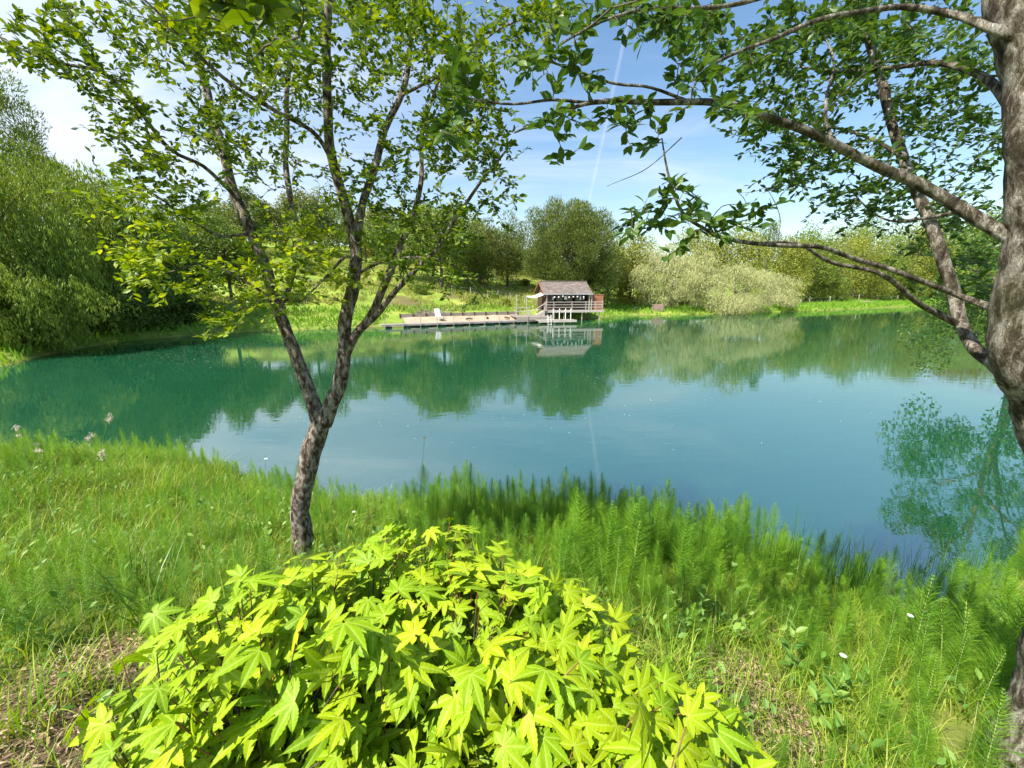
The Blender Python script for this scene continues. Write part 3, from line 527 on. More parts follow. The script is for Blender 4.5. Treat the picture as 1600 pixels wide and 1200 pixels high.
# ------------------------------------------------------------------ maple shrub
def maple_leaf_base(seed, nl=7):
    rng = np.random.default_rng(seed); V = []; T = []; vein = []
    angs = {7: [-126, -78, -37, 0, 37, 78, 126], 5: [-88, -42, 0, 42, 88]}[nl]; lens = {7: [.36, .70, .94, 1.05, .94, .70, .36], 5: [.66, .92, 1.05, .92, .66]}[nl]
    V.append((0, 0, 0)); vein.append(1.0)
    notch = 0.25; fn = []
    for k in range(nl - 1):
        a = rad((angs[k] + angs[k + 1]) / 2); fn.append((math.sin(a) * notch, math.cos(a) * notch))
    fn = [(math.sin(rad(angs[0] - 32)) * .10, math.cos(rad(angs[0] - 32)) * .10)] + fn + [(math.sin(rad(angs[-1] + 32)) * .10, math.cos(rad(angs[-1] + 32)) * .10)]
    for k in range(nl):
        a = rad(angs[k] + rng.normal() * 4); L0 = lens[k] * (1 + rng.normal() * .05); dx, dy = math.sin(a), math.cos(a); nx_, ny_ = -dy, dx
        # left and right outlines of the lobe from notch to tip with teeth
        wmax = 0.148 * (0.55 + 0.45 * lens[k]); n = 13
        left = [fn[k]]; right = [fn[k + 1]]
        for i in range(n):
            s = 0.30 + 0.67 * i / (n - 1); w_ = wmax * math.sin(min(1, (s + .02) / 1.02) ** 0.92 * math.pi) ** .95
            w_ *= (1.07 if i % 2 == 0 else 0.93)
            if i == 0: w_ = min(w_, .105 + .03 * lens[k])
            left.append((dx * L0 * s + nx_ * w_, dy * L0 * s + ny_ * w_)); right.append((dx * L0 * s - nx_ * w_, dy * L0 * s - ny_ * w_))
        mid = [(dx * L0 * (0.14 + .82 * i / n), dy * L0 * (.14 + .82 * i / n)) for i in range(n + 1)]
        tip = (dx * L0 * 1.06, dy * L0 * 1.06)
        droop = 0.26 + .1 * rng.random(); fold = .22
        def zf(x, y, e):
            r = math.hypot(x, y); return -droop * r * r + (fold * 0.13 * min(1, r * 2.5) if e else 0) + .012 * math.sin(9 * x + seed) * r
        b = len(V)
        for (x, y) in left: V.append((x, y, zf(x, y, 1))); vein.append(0)
        for (x, y) in mid: V.append((x, y, zf(x, y, 0))); vein.append(1)
        for (x, y) in right: V.append((x, y, zf(x, y, 1))); vein.append(0)
        V.append((*tip, zf(*tip, 0))); vein.append(.8)
        m = n + 1; Lf = lambda i: b + i; Md = lambda i: b + m + i; Rt = lambda i: b + 2 * m + i; tp = b + 3 * m
        T.append((0, Md(0), Lf(0))); T.append((0, Rt(0), Md(0)))
        for i in range(n):
            T += [(Lf(i), Md(i), Md(i + 1)), (Lf(i), Md(i + 1), Lf(i + 1)), (Rt(i), Md(i + 1), Md(i)), (Rt(i), Rt(i + 1), Md(i + 1))]
        T += [(Lf(n), Md(n), tp), (Md(n), Rt(n), tp)]
    return (V, [T]), np.array(vein)
def maple():
    rng = np.random.default_rng(3)
    root = thing('maple_shrub', 'low spreading shrub with bright yellow-green star shaped leaves in the foreground', 'shrub', (-0.2, 0.62, gz(-0.2, .62)))
    o = np.array(root.location)
    # plan outline of the plateau, seen from above
    edge = [Vector((-.86, .34, 2.5)), Vector((-.62, .06, 2.46)), Vector((-.15, -.10, 2.45)), Vector((.32, .05, 2.46)), Vector((.52, .25, 2.5)), W(55, 1230, .50), W(190, 1075, .62), W(300, 975, .80), W(400, 915, .98), W(520, 868, 1.12), (W(640, 852, 1.22)), W(740, 850, 1.20), W(850, 900, 1.08), W(930, 950, .96), W(985, 1030, .82), W(1040, 1110, .70), W(1170, 1130, .62), W(1200, 1230, .52)]
    E = np.array([tuple(e) for e in edge]); ctr = np.array([-0.14, 0.66])
    ang = np.arctan2(E[:, 1] - ctr[1], E[:, 0] - ctr[0]); rr = np.hypot(E[:, 0] - ctr[0], E[:, 1] - ctr[1]); zt = E[:, 2]
    oidx = np.argsort(ang); ang, rr, zt = ang[oidx], rr[oidx], zt[oidx]
    def outline(a): return np.interp(a, ang, rr, period=2 * np.pi), np.interp(a, ang, zt, period=2 * np.pi)
    leaves = []
    def top(a, q):
        R, Z = outline(a); return Z + (1 - q ** 2) * 0.07
    n = 0; pts = []
    hol = np.array([W(735, 985, .80)[0], W(735, 985, .80)[1]])
    tries = 0
    while n < 3500 and tries < 220000:
        tries += 1; a = rng.uniform(-math.pi, math.pi); q = math.sqrt(rng.random()); R, Z = outline(a); R *= 1.03
        x, y = ctr[0] + math.cos(a) * R * q, ctr[1] + math.sin(a) * R * q
        layer = rng.random(); z = top(a, q) - 0.30 * layer ** 1.3 + rng.normal() * .015
        z += 0.045 * math.sin(x * 9 + 1) * math.cos(y * 8)
        if q > .80: dr = rng.random() ** 2.6 * (q - .80) / .20; z -= .55 * dr; x += math.cos(a) * .06 * dr; y += math.sin(a) * .02 * dr
        z += .045
        hd = math.hypot((x - hol[0]) / .16, (y - hol[1]) / .07)
        if hd < 1: z -= 0.16 * (1 - hd * hd)
        p = np.array([x, y, z])
        if np.linalg.norm(p - [0, 0, CAMH]) < 0.58: continue
        if pts and layer < .5 and min(np.linalg.norm(np.array(pts) - p, axis=1)) < .030: continue
        pts.append(p); n += 1
        out = np.array([math.cos(a), math.sin(a), 0]); sp = .35 + .65 * q
        # upper leaves face up, edges tip outward and droop
        d = out * sp * .8 + rng.normal(size=3) * np.array([.7, .7, .25]); d[2] -= .02 + .12 * q * q
        nn = np.array([0, 0, 1.0]) + out * .35 * q + rng.normal(size=3) * .38 + np.array([-.15, -.35, 0])
        leaves.append((p, d, nn, rng.uniform(.044, .076) * (1.05 if q < .7 else .95)))
    Vs = []; Fs = []; ve = []; off = 0; st = MB()
    for var in range(6):
        base, vein = maple_leaf_base(var, 7 if var % 3 else 5); sel = leaves[var::6]
        P = np.array([l[0] for l in sel]); D = np.array([l[1] for l in sel]); Nn = np.array([l[2] for l in sel]); S = np.array([l[3] for l in sel])
        V, F = scatter(base, P, frames(D, Nn), S); Vs.append(V); Fs.append(F[0] + off); off += len(V); ve.append(np.tile(vein, len(sel)))
    V = np.concatenate(Vs) - o; link('foliage', mesh_np('foliage', V, [np.concatenate(Fs)], M['maple'], vattr={'vein': np.concatenate(ve)}), root)
    # stems: each leaf on a reddish stalk from a branch
    hubs = []
    for k in range(60):
        a = rng.uniform(-math.pi, math.pi); q = math.sqrt(rng.random()) * .85; R, Z = outline(a); x, y = ctr[0] + math.cos(a) * R * q, ctr[1] + math.sin(a) * R * q
        z = top(a, q) - .24 - .10 * rng.random(); h = np.array([x, max(y, .1), z]); hubs.append(h)
        b = np.array([-.2, .62, o[2] - .02]) + np.array([rng.normal() * .06, rng.normal() * .06, 0]); m1 = b * .55 + h * .45 + np.array([0, 0, .15]); P, _ = smooth_path([b, m1, h], .06)
        st.tube(P - o, np.linspace(.009, .0022, len(P)), 6, False)
    H = np.array(hubs); pet = MB()
    for p, d, nn, s_ in leaves:
        h = H[np.argmin(np.linalg.norm(H - p, axis=1))]; m1 = (p + h) / 2 + np.array([0, 0, -.01]); v = h - p; L1 = np.linalg.norm(v); k1 = p + v / max(L1, 1e-6) * min(.05, L1); pet.tube(np.array([k1, (k1 + p) / 2, p]) - o, [.0014, .0012, .0010], 4, False); st.tube(np.array([h, (h + k1) / 2 - [0, 0, .015], k1]) - o, [.002, .0017, .0014], 4, False) if L1 > .06 else None
    st.build('branches', M['twig'], root, True); pet.build('stalks', M['red_twig'], root, True)
maple()

# ------------------------------------------------------------------ bank plants
def horsetail_mesh(seed, h=0.75, fine=1.0):
    rng = np.random.default_rng(seed); st = MB()
    bend = rng.normal(size=2) * .05; zz = np.linspace(0, h, 9); pts = [(bend[0] * (z / h) ** 2, bend[1] * (z / h) ** 2, z) for z in zz]
    st.tube(pts, np.linspace(.0042, .0012, 9), 5, False)
    P = []; D = []; S = []
    nw = int(h / .030)
    for k in range(nw):
        f = (k + .5) / nw; z = h * (0.10 + .9 * f); L0 = .150 * (math.sin(min(1, (1 - f) * 1.9 + .10) * math.pi / 2)) * (.75 + .25 * math.sin(f * math.pi)) ; nb = int(17 * fine)
        ph = rng.random() * 6.28
        for j in range(nb):
            a = ph + j * 6.283 / nb + rng.normal() * .06; up = .38 + .75 * f + rng.normal() * .10
            P.append((bend[0] * (z / h) ** 2, bend[1] * (z / h) ** 2, z)); D.append((math.cos(a), math.sin(a), up)); S.append(L0 * (1 + rng.normal() * .10))
    P = np.array(P); D = np.array(D); S = np.array(S)
    wd = .0030 / np.maximum(S, .02); base = ([(-.5, 0, 0), (.5, 0, 0), (-.42, .5, .05), (.42, .5, .05), (0, 1, -.02)], [[(0, 1, 3, 2)], [(2, 3, 4)]])
    V, F = scatter(base, P, frames(D, rdir(len(P), rng) * .5 + np.array([0, 0, 1.0])), np.column_stack([wd * S, S, S]))
    return st.mesh('stem', M['horsetail_stem'], True), mesh_np('whorls', V, F, M['horsetail'])
HT = [horsetail_mesh(40 + i, h) for i, h in enumerate((.62, .72, .80, .86, .70, .55))]
def barew(x, y):
    m = 0.0
    for (cx, cy), r in BARE: m = max(m, 1 - math.hypot(x - cx, y - cy) / r)
    return m
def shadeless(x, y): return math.hypot(x + .2, (y - .62)) > .62
def ht_zone(p):
    px, py, f = project((p[0], p[1], p[2] + .4))
    if p[0] > 2.9: return 'feathery dark green horsetail among the tall plants below the leaning right hand trunk', 'horsetails under the leaning tree'
    if px > 1010 and py > 930: return 'large feathery horsetail with pale banded stem at the lower right beside the bare earth', 'horsetails beside the bare earth'
    if px > 1010: return 'tall feathery horsetail in the dark fringe at the right hand water edge', 'horsetails in the right hand fringe'
    if px > 520 and py < 810: return 'tall green horsetail in the row against the water behind the maple shrub', 'horsetails in a row against the water'
    if px > 520: return 'bright green horsetail growing right behind the maple shrub', 'horsetails behind the maple'
    if py < 800: return 'fine light green horsetail near the water left of the forked tree', 'horsetails by the water at left'
    return 'soft bright green horsetail in the thick bed left of the forked tree', 'horsetails in the left bed'
def place_horsetails():
    rng = np.random.default_rng(77); pts = []
    P = np.column_stack([rng.uniform(-8, 9, 90000), rng.uniform(1.2, 8.5, 90000)]); d = sdist(P); Z = height(P)
    for (x, y), dd, z in zip(P, d, Z):
        if dd < -.25 or z < -.12: continue
        px, py, f = project((x, y, z + .5))
        if f < .4 or px < -80 or px > 1680 or py > 1330 or py < 500: continue
        if not shadeless(x, y) or barew(x, y) > 0.0: continue
        if math.hypot(x + 1.73, y - 3.15) < .38 or math.hypot(x - 2.72, y - 1.62) < .35: continue
        if math.hypot(x, y) < 1.5 and px < 900: continue
        if px < 470 and rng.random() < .25: continue
        if 1000 < px < 1300 and py > 930 and rng.random() < .5: continue
        pts.append((x, y, z))
    keep = []; ka = np.zeros((0, 2))
    for p in pts:
        if len(keep):
            q = np.array(p[:2]); far = np.min(np.linalg.norm(ka - q, axis=1))
            if far < .092: continue
        keep.append(p); ka = np.vstack([ka, p[:2]])
        if len(keep) >= 1700: break
    keep.sort(key=lambda p: project((p[0], p[1], p[2] + .4))[2])
    for i, (x, y, z) in enumerate(keep[:290]):
        st, wh = HT[i % 6]; lab, grp = ht_zone((x, y, z)); s_ = rng.uniform(.5, .92) * (1 + .9 * float(vnoise([(x, y)], 1.3, 55)[0]))
        if x < -1.2: s_ *= .72
        if math.hypot(x, y) < 2.4 and x > 0: s_ *= .62
        o = thing('horsetail', lab, 'horsetail', (x, y, z - .03), rng.uniform(0, 6.28), grp); o.scale = (s_, s_, s_); o.rotation_euler.x = rng.normal() * .07; o.rotation_euler.y = rng.normal() * .07
        link('stem', st, o); link('whorls', wh, o)
    # the rest as one thicket
    Vs = []; Fq = []; Ft = []; off = 0
    for i, (x, y, z) in enumerate(keep[290:]):
        wh = HT[i % 6][1]; n = len(wh.vertices); co = np.empty(n * 3, np.float32); wh.vertices.foreach_get('co', co); co = co.reshape(-1, 3) * rng.uniform(.45, .90) * (1 + .9 * float(vnoise([(x, y)], 1.3, 55)[0])) * (.75 if x < -1.2 else 1)
        a = rng.uniform(0, 6.28); c, s = math.cos(a), math.sin(a); Vs.append(np.column_stack([co[:, 0] * c - co[:, 1] * s + x, co[:, 0] * s + co[:, 1] * c + y, co[:, 2] + z - .03]))
        nb = n // 5; k = (np.arange(nb) * 5)[:, None]; Fq.append(k + np.array([0, 1, 3, 2]) + off); Ft.append(k + np.array([2, 3, 4]) + off); off += n
    if Vs: tag(link('horsetail_thicket', mesh_np('horsetail_thicket', np.concatenate(Vs), [np.concatenate(Fq), np.concatenate(Ft)], M['horsetail'])), 'dense far rows of feathery green horsetail along the near bank', 'horsetail', kind='stuff')
    return keep
HTP = place_horsetails()

def blades(P, H, Wd, lean, rng, mat, name, curl=.35, seg=4):
    """curved grass blades as tapering strips"""
    n = len(P); a = rng.uniform(0, 6.283, n); dx = np.column_stack([np.cos(a), np.sin(a), np.zeros(n)]); sx = np.column_stack([-np.sin(a), np.cos(a), np.zeros(n)])
    ln = lean * (0.4 + rng.random(n)); V = np.zeros((n, (seg + 1) * 2, 3))
    for k in range(seg + 1):
        t = k / seg; pos = P + dx * (ln * H * (t ** 2))[:, None] + np.array([0, 0, 1.0]) * (H * (t - curl * ln * t ** 3))[:, None]
        w_ = (Wd * (1 - t ** 1.6) * .5 + .0002)[:, None]; V[:, 2 * k] = pos - sx * w_; V[:, 2 * k + 1] = pos + sx * w_
    b = (np.arange(n) * (seg + 1) * 2)[:, None]; F = np.concatenate([b + np.array([2 * k, 2 * k + 1, 2 * k + 3, 2 * k + 2]) for k in range(seg)])
    return mesh_np(name, V.reshape(-1, 3), [F], mat, smooth=True)
def near_grass():
    rng = np.random.default_rng(5)
    def field(n, xr, yr, fn):
        P = np.column_stack([rng.uniform(*xr, n), rng.uniform(*yr, n)]); d = sdist(P); Z = height(P); k = (d > -.05) & (Z > -.03)
        P, Z = P[k], Z[k]; cl = vnoise(P, 2.2, 31) + vnoise(P, 6, 32) * .5
        pw = np.array([fn(x, y, c) for (x, y), c in zip(P, cl)]); k = rng.random(len(P)) < pw; return np.column_stack([P[k], Z[k]])
    def dens(x, y, c):
        b = barew(x, y); v = .75 + c * .9
        if b > 0: v *= .4
        if math.hypot(x - 2.6, y - 1.6) < .3 or math.hypot(x + 1.73, y - 3.3) < .2: v = 0
        return v
    P = field(330000, (-9, 9), (.25, 9), dens); n = len(P)
    tag(link('grass', blades(P, rng.uniform(.08, .26, n), rng.uniform(.0025, .006, n), .8, rng, M['grass'], 'grass')), 'short bright green grass covering the near bank', 'grass', kind='stuff')
    # taller mixed grass on the left
    P = field(30000, (-9, -1.6), (1.2, 8.5), lambda x, y, c: (.30 + c * .9) * (math.hypot(x + 1.73, y - 3.1) > .5) * (0.15 if barew(x, y) > 0 else 1)); n = len(P)
    tag(link('tall_grass', blades(P, rng.uniform(.18, .46, n), rng.uniform(.003, .008, n), .85, rng, M['grass'], 'tall_grass')), 'taller light green grass blades filling the left part of the near bank', 'grass', kind='stuff')
    P = field(3000, (-8, 8), (1.0, 7.5), lambda x, y, c: .5 if barew(x, y) <= .3 else .1); n = len(P)
    tag(link('dry_stalks', blades(P, rng.uniform(.15, .42, n), rng.uniform(.003, .005, n), .6, rng, M['straw'], 'dry_stalks')), 'pale dry grass stalks scattered through the green bank', 'grass', kind='stuff')
    P = field(22000, (-8, 8), (.8, 7.0), lambda x, y, c: (.35 + c) * (.2 if barew(x, y) > .3 else 1)); n = len(P)
    D = rdir(n, rng) * np.array([1, 1, 0]) + np.array([0, 0, .55]); P[:, 2] += rng.uniform(.02, .28, n); V, F = scatter(OVAL, P, frames(D, np.array([0, 0, 1.0]) + rng.normal(size=(n, 3)) * .3), rng.uniform(.03, .075, n))
    tag(link('ground_cover', mesh_np('ground_cover', V, F, M['weed'])), 'small broad leaved plants woven through the grass of the near bank', 'ground cover', kind='stuff')
    # dry litter
    Q = []
    for (cx, cy), r in BARE:
        m = int(2800 * r); a = rng.uniform(0, 6.28, m); q = np.sqrt(rng.random(m)) * r * 1.25; Q.append(np.column_stack([cx + q * np.cos(a), cy + q * np.sin(a)]))
    Q.append(np.column_stack([rng.uniform(-5, 5, 2500), rng.uniform(.5, 4.5, 2500)]))
    Q = np.concatenate(Q); Q = Q[sdist(Q) > .3]; Z = height(Q) + rng.uniform(.002, .03, len(Q)); D = rdir(len(Q), rng) * np.array([1, 1, .22]); Nn = np.array([0, 0, 1.0]) + rng.normal(size=(len(Q), 3)) * .4
    S = rng.uniform(.012, .05, len(Q)); V, F = scatter(NARROW, np.column_stack([Q, Z]), frames(D, Nn), np.column_stack([S * rng.uniform(.25, 1.5, len(Q)), S, S]))
    tag(link('dry_litter', mesh_np('dry_litter', V, F, M['dry'])), 'pale dry leaves and straw lying on the bare earth patches', 'litter', kind='stuff')
near_grass()

def tuft(name, label, cat, loc, n, h, wd, spread, lean, mat, group=None, seed=0):
    rng = np.random.default_rng(seed); a = rng.uniform(0, 6.28, n); q = np.sqrt(rng.random(n)) * spread
    P = np.column_stack([q * np.cos(a), q * np.sin(a), np.zeros(n)]); me = blades(P, h * rng.uniform(.55, 1.1, n), np.full(n, wd), lean, rng, mat, name, .3, 6)
    o = link(name, me); o.location = loc; return tag(o, label, cat, group)
def at_ground(px, py):
    """where the sight line through a pixel meets the near bank"""
    d = np.array(pixdir(px, py)); d /= np.linalg.norm(d); lo = .3
    for k in range(600):
        p = np.array([0, 0, CAMH]) + d * (lo + k * .03)
        if p[2] <= max(gz(p[0], p[1]), 0): return p
    return p
def plants():
    rng = np.random.default_rng(91)
    # rushes standing at the waterline
    for i, (px, py) in enumerate([(720, 850), (745, 860), (800, 862), (835, 858), (885, 862), (918, 868), (940, 870), (985, 890), (1010, 895), (1040, 905), (1065, 905), (1100, 918), (1160, 930), (1215, 925), (1265, 935), (1330, 960), (1365, 970), (1400, 950), (1480, 945), (1540, 930), (1580, 935)]):
        p = at_ground(px, py); z = max(gz(p[0], p[1]), -.1)
        tuft('rush_tuft', 'upright dark green rush tuft at the water edge', 'rush', (p[0], p[1] + .35, max(gz(p[0], p[1] + .35), -.2) - .02), 44, .82, .009, .20, .16, M['sedge'], 'rush tufts along the near water edge', 300 + i)
    for i, (px, py, h, n, lab) in enumerate([(240, 790, .65, 240, 'big rounded clump of long light green grass at the left water edge'), (250, 985, .75, 46, 'dark green sedge clump with arching blades beside the left bare earth'),
                                      (205, 940, .6, 26, 'thin sedge clump just behind the left bare earth'), (60, 1130, .35, 30, 'small grass tuft in the bare earth at the bottom left corner'), (130, 1090, .3, 24, 'small grass tuft on the bare earth left of the maple'),
                                      (1120, 1010, .3, 60, 'low tuft of fine grass beside the right bare earth'), (1050, 1080, .34, 80, 'low bushy grass tuft right of the maple')]):
        p = at_ground(px, py)
        tuft('grass_clump', lab, 'grass clump', (p[0], p[1], p[2] - .02), n, h, .006 if i == 0 else .009, .28 if i == 0 else .1, .75, M['grass'] if i in (0, 3, 4, 5, 6) else M['sedge'], None, 400 + i)
    # leafy upright weeds
    def weed(px, py, h, n, ls, lab, s):
        p = at_ground(px, py); rg = np.random.default_rng(s); root = thing('leafy_weed', lab, 'weed', (p[0], p[1], p[2] - .02)); mb = MB(); P = []; D = []; S = []
        for k in range(n):
            off = rg.normal(size=2) * (.05 if n > 1 else 0); tip = off + rg.normal(size=2) * .09; hh = h * rg.uniform(.75, 1.05)
            path = np.array([(off[0] + (tip[0] - off[0]) * t ** 1.5, off[1] + (tip[1] - off[1]) * t ** 1.5, hh * t) for t in np.linspace(0, 1, 7)]); mb.tube(path, np.linspace(.0035, .0012, 7), 5, False)
            m = int(hh / .028)
            for j in range(2, m):
                t = j / m; q = np.array([np.interp(t, np.linspace(0, 1, 7), path[:, c]) for c in range(3)]); a = j * 2.4 + rg.normal() * .2; P.append(q); D.append((math.cos(a), math.sin(a), .35 + .5 * t)); S.append(ls * (1.1 - .55 * t) * rg.uniform(.8, 1.1))
        P = np.array(P); D = np.array(D); S = np.array(S); V, F = scatter(OVAL, P, frames(D, np.array([0, 0, 1.0]) + rg.normal(size=(len(P), 3)) * .2), np.column_stack([S * .75, S, S])); 
        mb.build('stem', M['weed'], root, True); link('leaves', mesh_np('leaves', V, F, M['weed']), root)
    weed(1075, 1010, .42, 5, .085, 'bushy pale green leafy weed between the maple and the right bare earth', 1)
    weed(1135, 1000, .38, 3, .09, 'narrow leaved weed standing right beside the bushy pale one', 2)
    weed(1240, 1080, .45, 2, .13, 'pale broad leaved weed growing from the right bare earth patch', 3)
    weed(1290, 1120, .30, 2, .12, 'short broad leaved weed to the right of the bare earth', 4)
    weed(1530, 1040, .70, 2, .13, 'tall dark leafy weed below the leaning trunk at far right', 5)
    weed(1570, 1010, .62, 2, .12, 'dark leafy weed closest to the water below the leaning trunk', 6)
    weed(1550, 1190, .22, 3, .10, 'low leafy weed at the bottom right corner', 7)
    weed(90, 1010, .40, 2, .12, 'light green broad leaved weed at the edge of the left bare earth', 8)
    weed(415, 850, .42, 3, .06, 'small leaved upright weed just left of the forked trunk', 9)
    weed(660, 850, .75, 1, .06, 'single tall weed with a yellow flower sticking up against the water', 10)
    weed(385, 850, .5, 2, .06, 'thin upright weed farther left of the forked trunk by the water', 11)
    # flowers
    def flower(px, py, topy, mat, lab, kind, s, cat='flower'):
        p = at_ground(px, py); rg = np.random.default_rng(s); Y = p[1]; t = np.array(W(px + rg.normal() * 6, topy, Y)); h = t[2] - p[2]; root = thing('wild_flower', lab, cat, (p[0], p[1], p[2] - .02)); mb = MB(); tip = np.array([t[0] - p[0], 0, h])
        P, _ = smooth_path([(0, 0, 0), (tip[0] * .3, 0, h * .5), tuple(tip)], .08); mb.tube(P, np.linspace(.003, .0015, len(P)), 5, False); fl = MB() ; PP = []; DD = []; SS = []
        if kind == 'umbel':
            for k in range(5):
                c = tip + np.array([rg.normal() * .014, rg.normal() * .014, -rg.random() * .11]); mb.tube([tip - [0, 0, .12], c], [.0015, .001], 4, False)
                for j in range(26): PP.append(c + rg.normal(size=3) * [.011, .011, .011]); DD.append(rg.normal(size=3)); SS.append(.012)
        else:
            for j in range(11): a = j * .571; PP.append(tip); DD.append((math.cos(a), math.sin(a), .15)); SS.append(.020)
        V, F = scatter(DIAMOND, np.array(PP), frames(np.array(DD), np.array([0, 0, 1.0]) + rg.normal(size=(len(PP), 3)) * .15), np.array(SS)); mb.build('stem', M['weed'], root, True); link('petals', mesh_np('petals', V, F, mat), root)
    flower(22, 800, 664, M['pink_petal'], 'pale flower head on a stalk at the far left edge against the dark water', 'umbel', 1)
    flower(58, 800, 690, M['pink_petal'], 'pale flower head low in the grass second from the left edge', 'umbel', 2)
    flower(157, 810, 645, M['pink_petal'], 'tallest cream flower head at left above the grass against the water', 'umbel', 3)
    flower(142, 820, 676, M['pink_petal'], 'cream flower head just below and left of the tallest one', 'umbel', 4)
    flower(163, 830, 702, M['pink_petal'], 'cream flower head low beside the round grass clump', 'umbel', 5)
    flower(657, 850, 681, M['yellow_petal'], 'single yellow flower on a tall thin stalk against the water', 'daisy', 6)
    flower(415, 850, 714, M['white_petal'], 'white daisy head on a tall stalk left of the forked trunk', 'daisy', 7)
    flower(563, 850, 797, M['white_petal'], 'white daisy in the horsetails right of the forked trunk', 'daisy', 8)
    flower(1428, 1050, 958, M['white_petal'], 'white daisy among the horsetails at right', 'daisy', 9)
    flower(1325, 1090, 1020, M['white_petal'], 'small white flower beside the bare earth at right', 'daisy', 10)
plants()

# ------------------------------------------------------------------ far trees
def crown_mesh(name, seed, rx, ry, rz, ncl, nleaf, ls, mat, style='broad', bottom=0.35, clump=(.24, .36)):
    """clumps of small leaves spread through an uneven crown; centre at origin"""
    rng = np.random.default_rng(seed); d = rdir(ncl, rng); q = rng.uniform(.35, 1.0, ncl) ** (.6 if style in ('cone', 'feather') else .38)
    if style == 'pine':
        k_ = np.arange(ncl) + .5; ph_ = np.arccos(1 - 2 * k_ / ncl); th_ = k_ * 2.39996; d = np.column_stack([np.cos(th_) * np.sin(ph_), np.sin(th_) * np.sin(ph_), np.cos(ph_)]) + rng.normal(size=(ncl, 3)) * .15; q = rng.uniform(.66, 1.06, ncl); q[::4] *= .6
    lump = 1 + (.08 if style == 'pine' else .22) * np.sin(d[:, 0] * 5 + seed) * np.cos(d[:, 2] * 4 + d[:, 1] * 5 + seed * 2)
    c = d * (q * lump)[:, None]; c[:, 2] = np.where(c[:, 2] < 0, c[:, 2] * (1 - bottom), c[:, 2]); cr = rng.uniform(*clump, ncl)
    if style == 'cone': c[:, :2] *= (1 - np.clip((c[:, 2] + 1) / 2, 0, 1) * .85)[:, None]; cr *= .75
    per = rng.multinomial(nleaf, (cr ** 2) / np.sum(cr ** 2)); idx = np.repeat(np.arange(ncl), per); n = len(idx)
    dd = rdir(n, rng); rad_ = rng.uniform(.3, 1, n) ** .4 * (1 + rng.normal(size=n) * .08)
    P = (c[idx] * .80 + dd * (cr[idx] * rad_)[:, None] * .95); sc_ = np.array([rx, ry, rz])
    if style == 'willow':   # leaves follow hanging shoots
        ns_ = max(1, n // 16); sid = rng.integers(0, ns_, n); S0 = P[rng.integers(0, n, ns_)]; ln = rng.uniform(.06, .24, ns_); t_ = rng.random(n); sw = rng.normal(size=(ns_, 2)) * .05
        hang = rng.random(n) < .72; so = np.column_stack([S0[sid, :2] * (1 + .10 * t_[:, None]) + sw[sid] * t_[:, None] + rng.normal(size=(n, 2)) * .008, S0[sid, 2] + .06 - ln[sid] * t_ ** 1.3])
        P = np.where(hang[:, None], so, P)
    P = P * sc_; outw = dd * .8 + c[idx] * .4
    if style == 'willow':
        D = np.column_stack([dd[:, 0] * .5, dd[:, 1] * .5, -np.abs(rng.normal(size=n)) * .8 - .3]); base = NARROW; ls = ls * 1.35
    elif style == 'pine':
        D = outw + np.array([0, 0, .9]) + rng.normal(size=(n, 3)) * .35; base = NARROW; ls = ls * 1.4
    elif style == 'feather':
        D = np.column_stack([dd[:, 0] * .6, dd[:, 1] * .6, rng.normal(size=n) * .4 + .5]); base = NARROW
    else:
        D = dd * .6 + rng.normal(size=(n, 3)); base = DIAMOND
    Nn = dd * 1.3 + c[idx] * .3 + np.array([0, 0, .35]) + rng.normal(size=(n, 3)) * .35
    V, F = scatter(base, P, frames(D, Nn), ls * rng.uniform(.6, 1.35, n)); return mesh_np(name, V, F, mat)
def trunk_mesh(h, r, rx, rz, seed, lean=0, z0=-.4):
    """tapered trunk with limbs up into a crown centred at height h"""
    rg = random.Random(seed); mb = MB(); top = (lean, rg.uniform(-.3, .3), h + rz * .5)
    P, _ = smooth_path([(0, 0, z0), (lean * .2 + rg.uniform(-.15, .15), 0, h * .35), (lean * .6, rg.uniform(-.2, .2), h * .8), top], .7); mb.tube(P, np.linspace(r, r * .2, len(P)), 8, False, .1)
    for k in range(7):
        i = int(len(P) * rg.uniform(.3, .8)); a = rg.uniform(0, 6.28); L0 = rx * rg.uniform(.45, .85); e = P[i] + np.array([math.cos(a) * L0, math.sin(a) * L0, rz * rg.uniform(.1, .6)]); m_ = (P[i] + e) / 2 + np.array([0, 0, .25])
        Q, _ = smooth_path([P[i], m_, e], .6); mb.tube(Q, np.linspace(r * .42, r * .08, len(Q)), 5, False)
    return mb.mesh('trunk', M['bark_far'], True)
def far_tree(name, label, cat, px_c, px_top, px_w, Y, mat, style='broad', n=14000, ls=.22, ncl=60, seed=0, crown_frac=.85, group=None, ry=None, bark=None, lean=0, bottom=.35, px_bot=None, clump=(.24, .36)):
    """tree whose crown stands at depth Y, centre column px_c, top row px_top, px_w wide"""
    x = W(px_c, 450, Y)[0]; zt = W(px_c, px_top, Y)[2]; g = max(gz(x, Y), 0.0); hw = px_w / 2 * 1.06 * (Y * cT) / FPX
    H = (zt - g) * 1.06; rz = H * crown_frac / 2 * 1.06; cz = H - rz
    root = thing(name, label, cat, (x, Y, g), 0, group)
    cm = crown_mesh('crown', seed, hw, ry or hw * .9, rz, ncl, n, ls, mat, style, bottom, clump); o = link('crown', cm, root); o.location = (0, 0, cz)
    link('trunk', trunk_mesh(cz, max(.12, H * .022), hw, rz, seed, lean), root)
    return root
LW, LD = M['far_willow'], M['far_dark']
ft = far_tree
ft('willow_tree', 'big drooping light green willow whose branches trail into the water at the left edge', 'tree', 5, 215, 250, 24, LW, 'willow', 60000, .17, 110, 1, 1.0, bottom=.0)
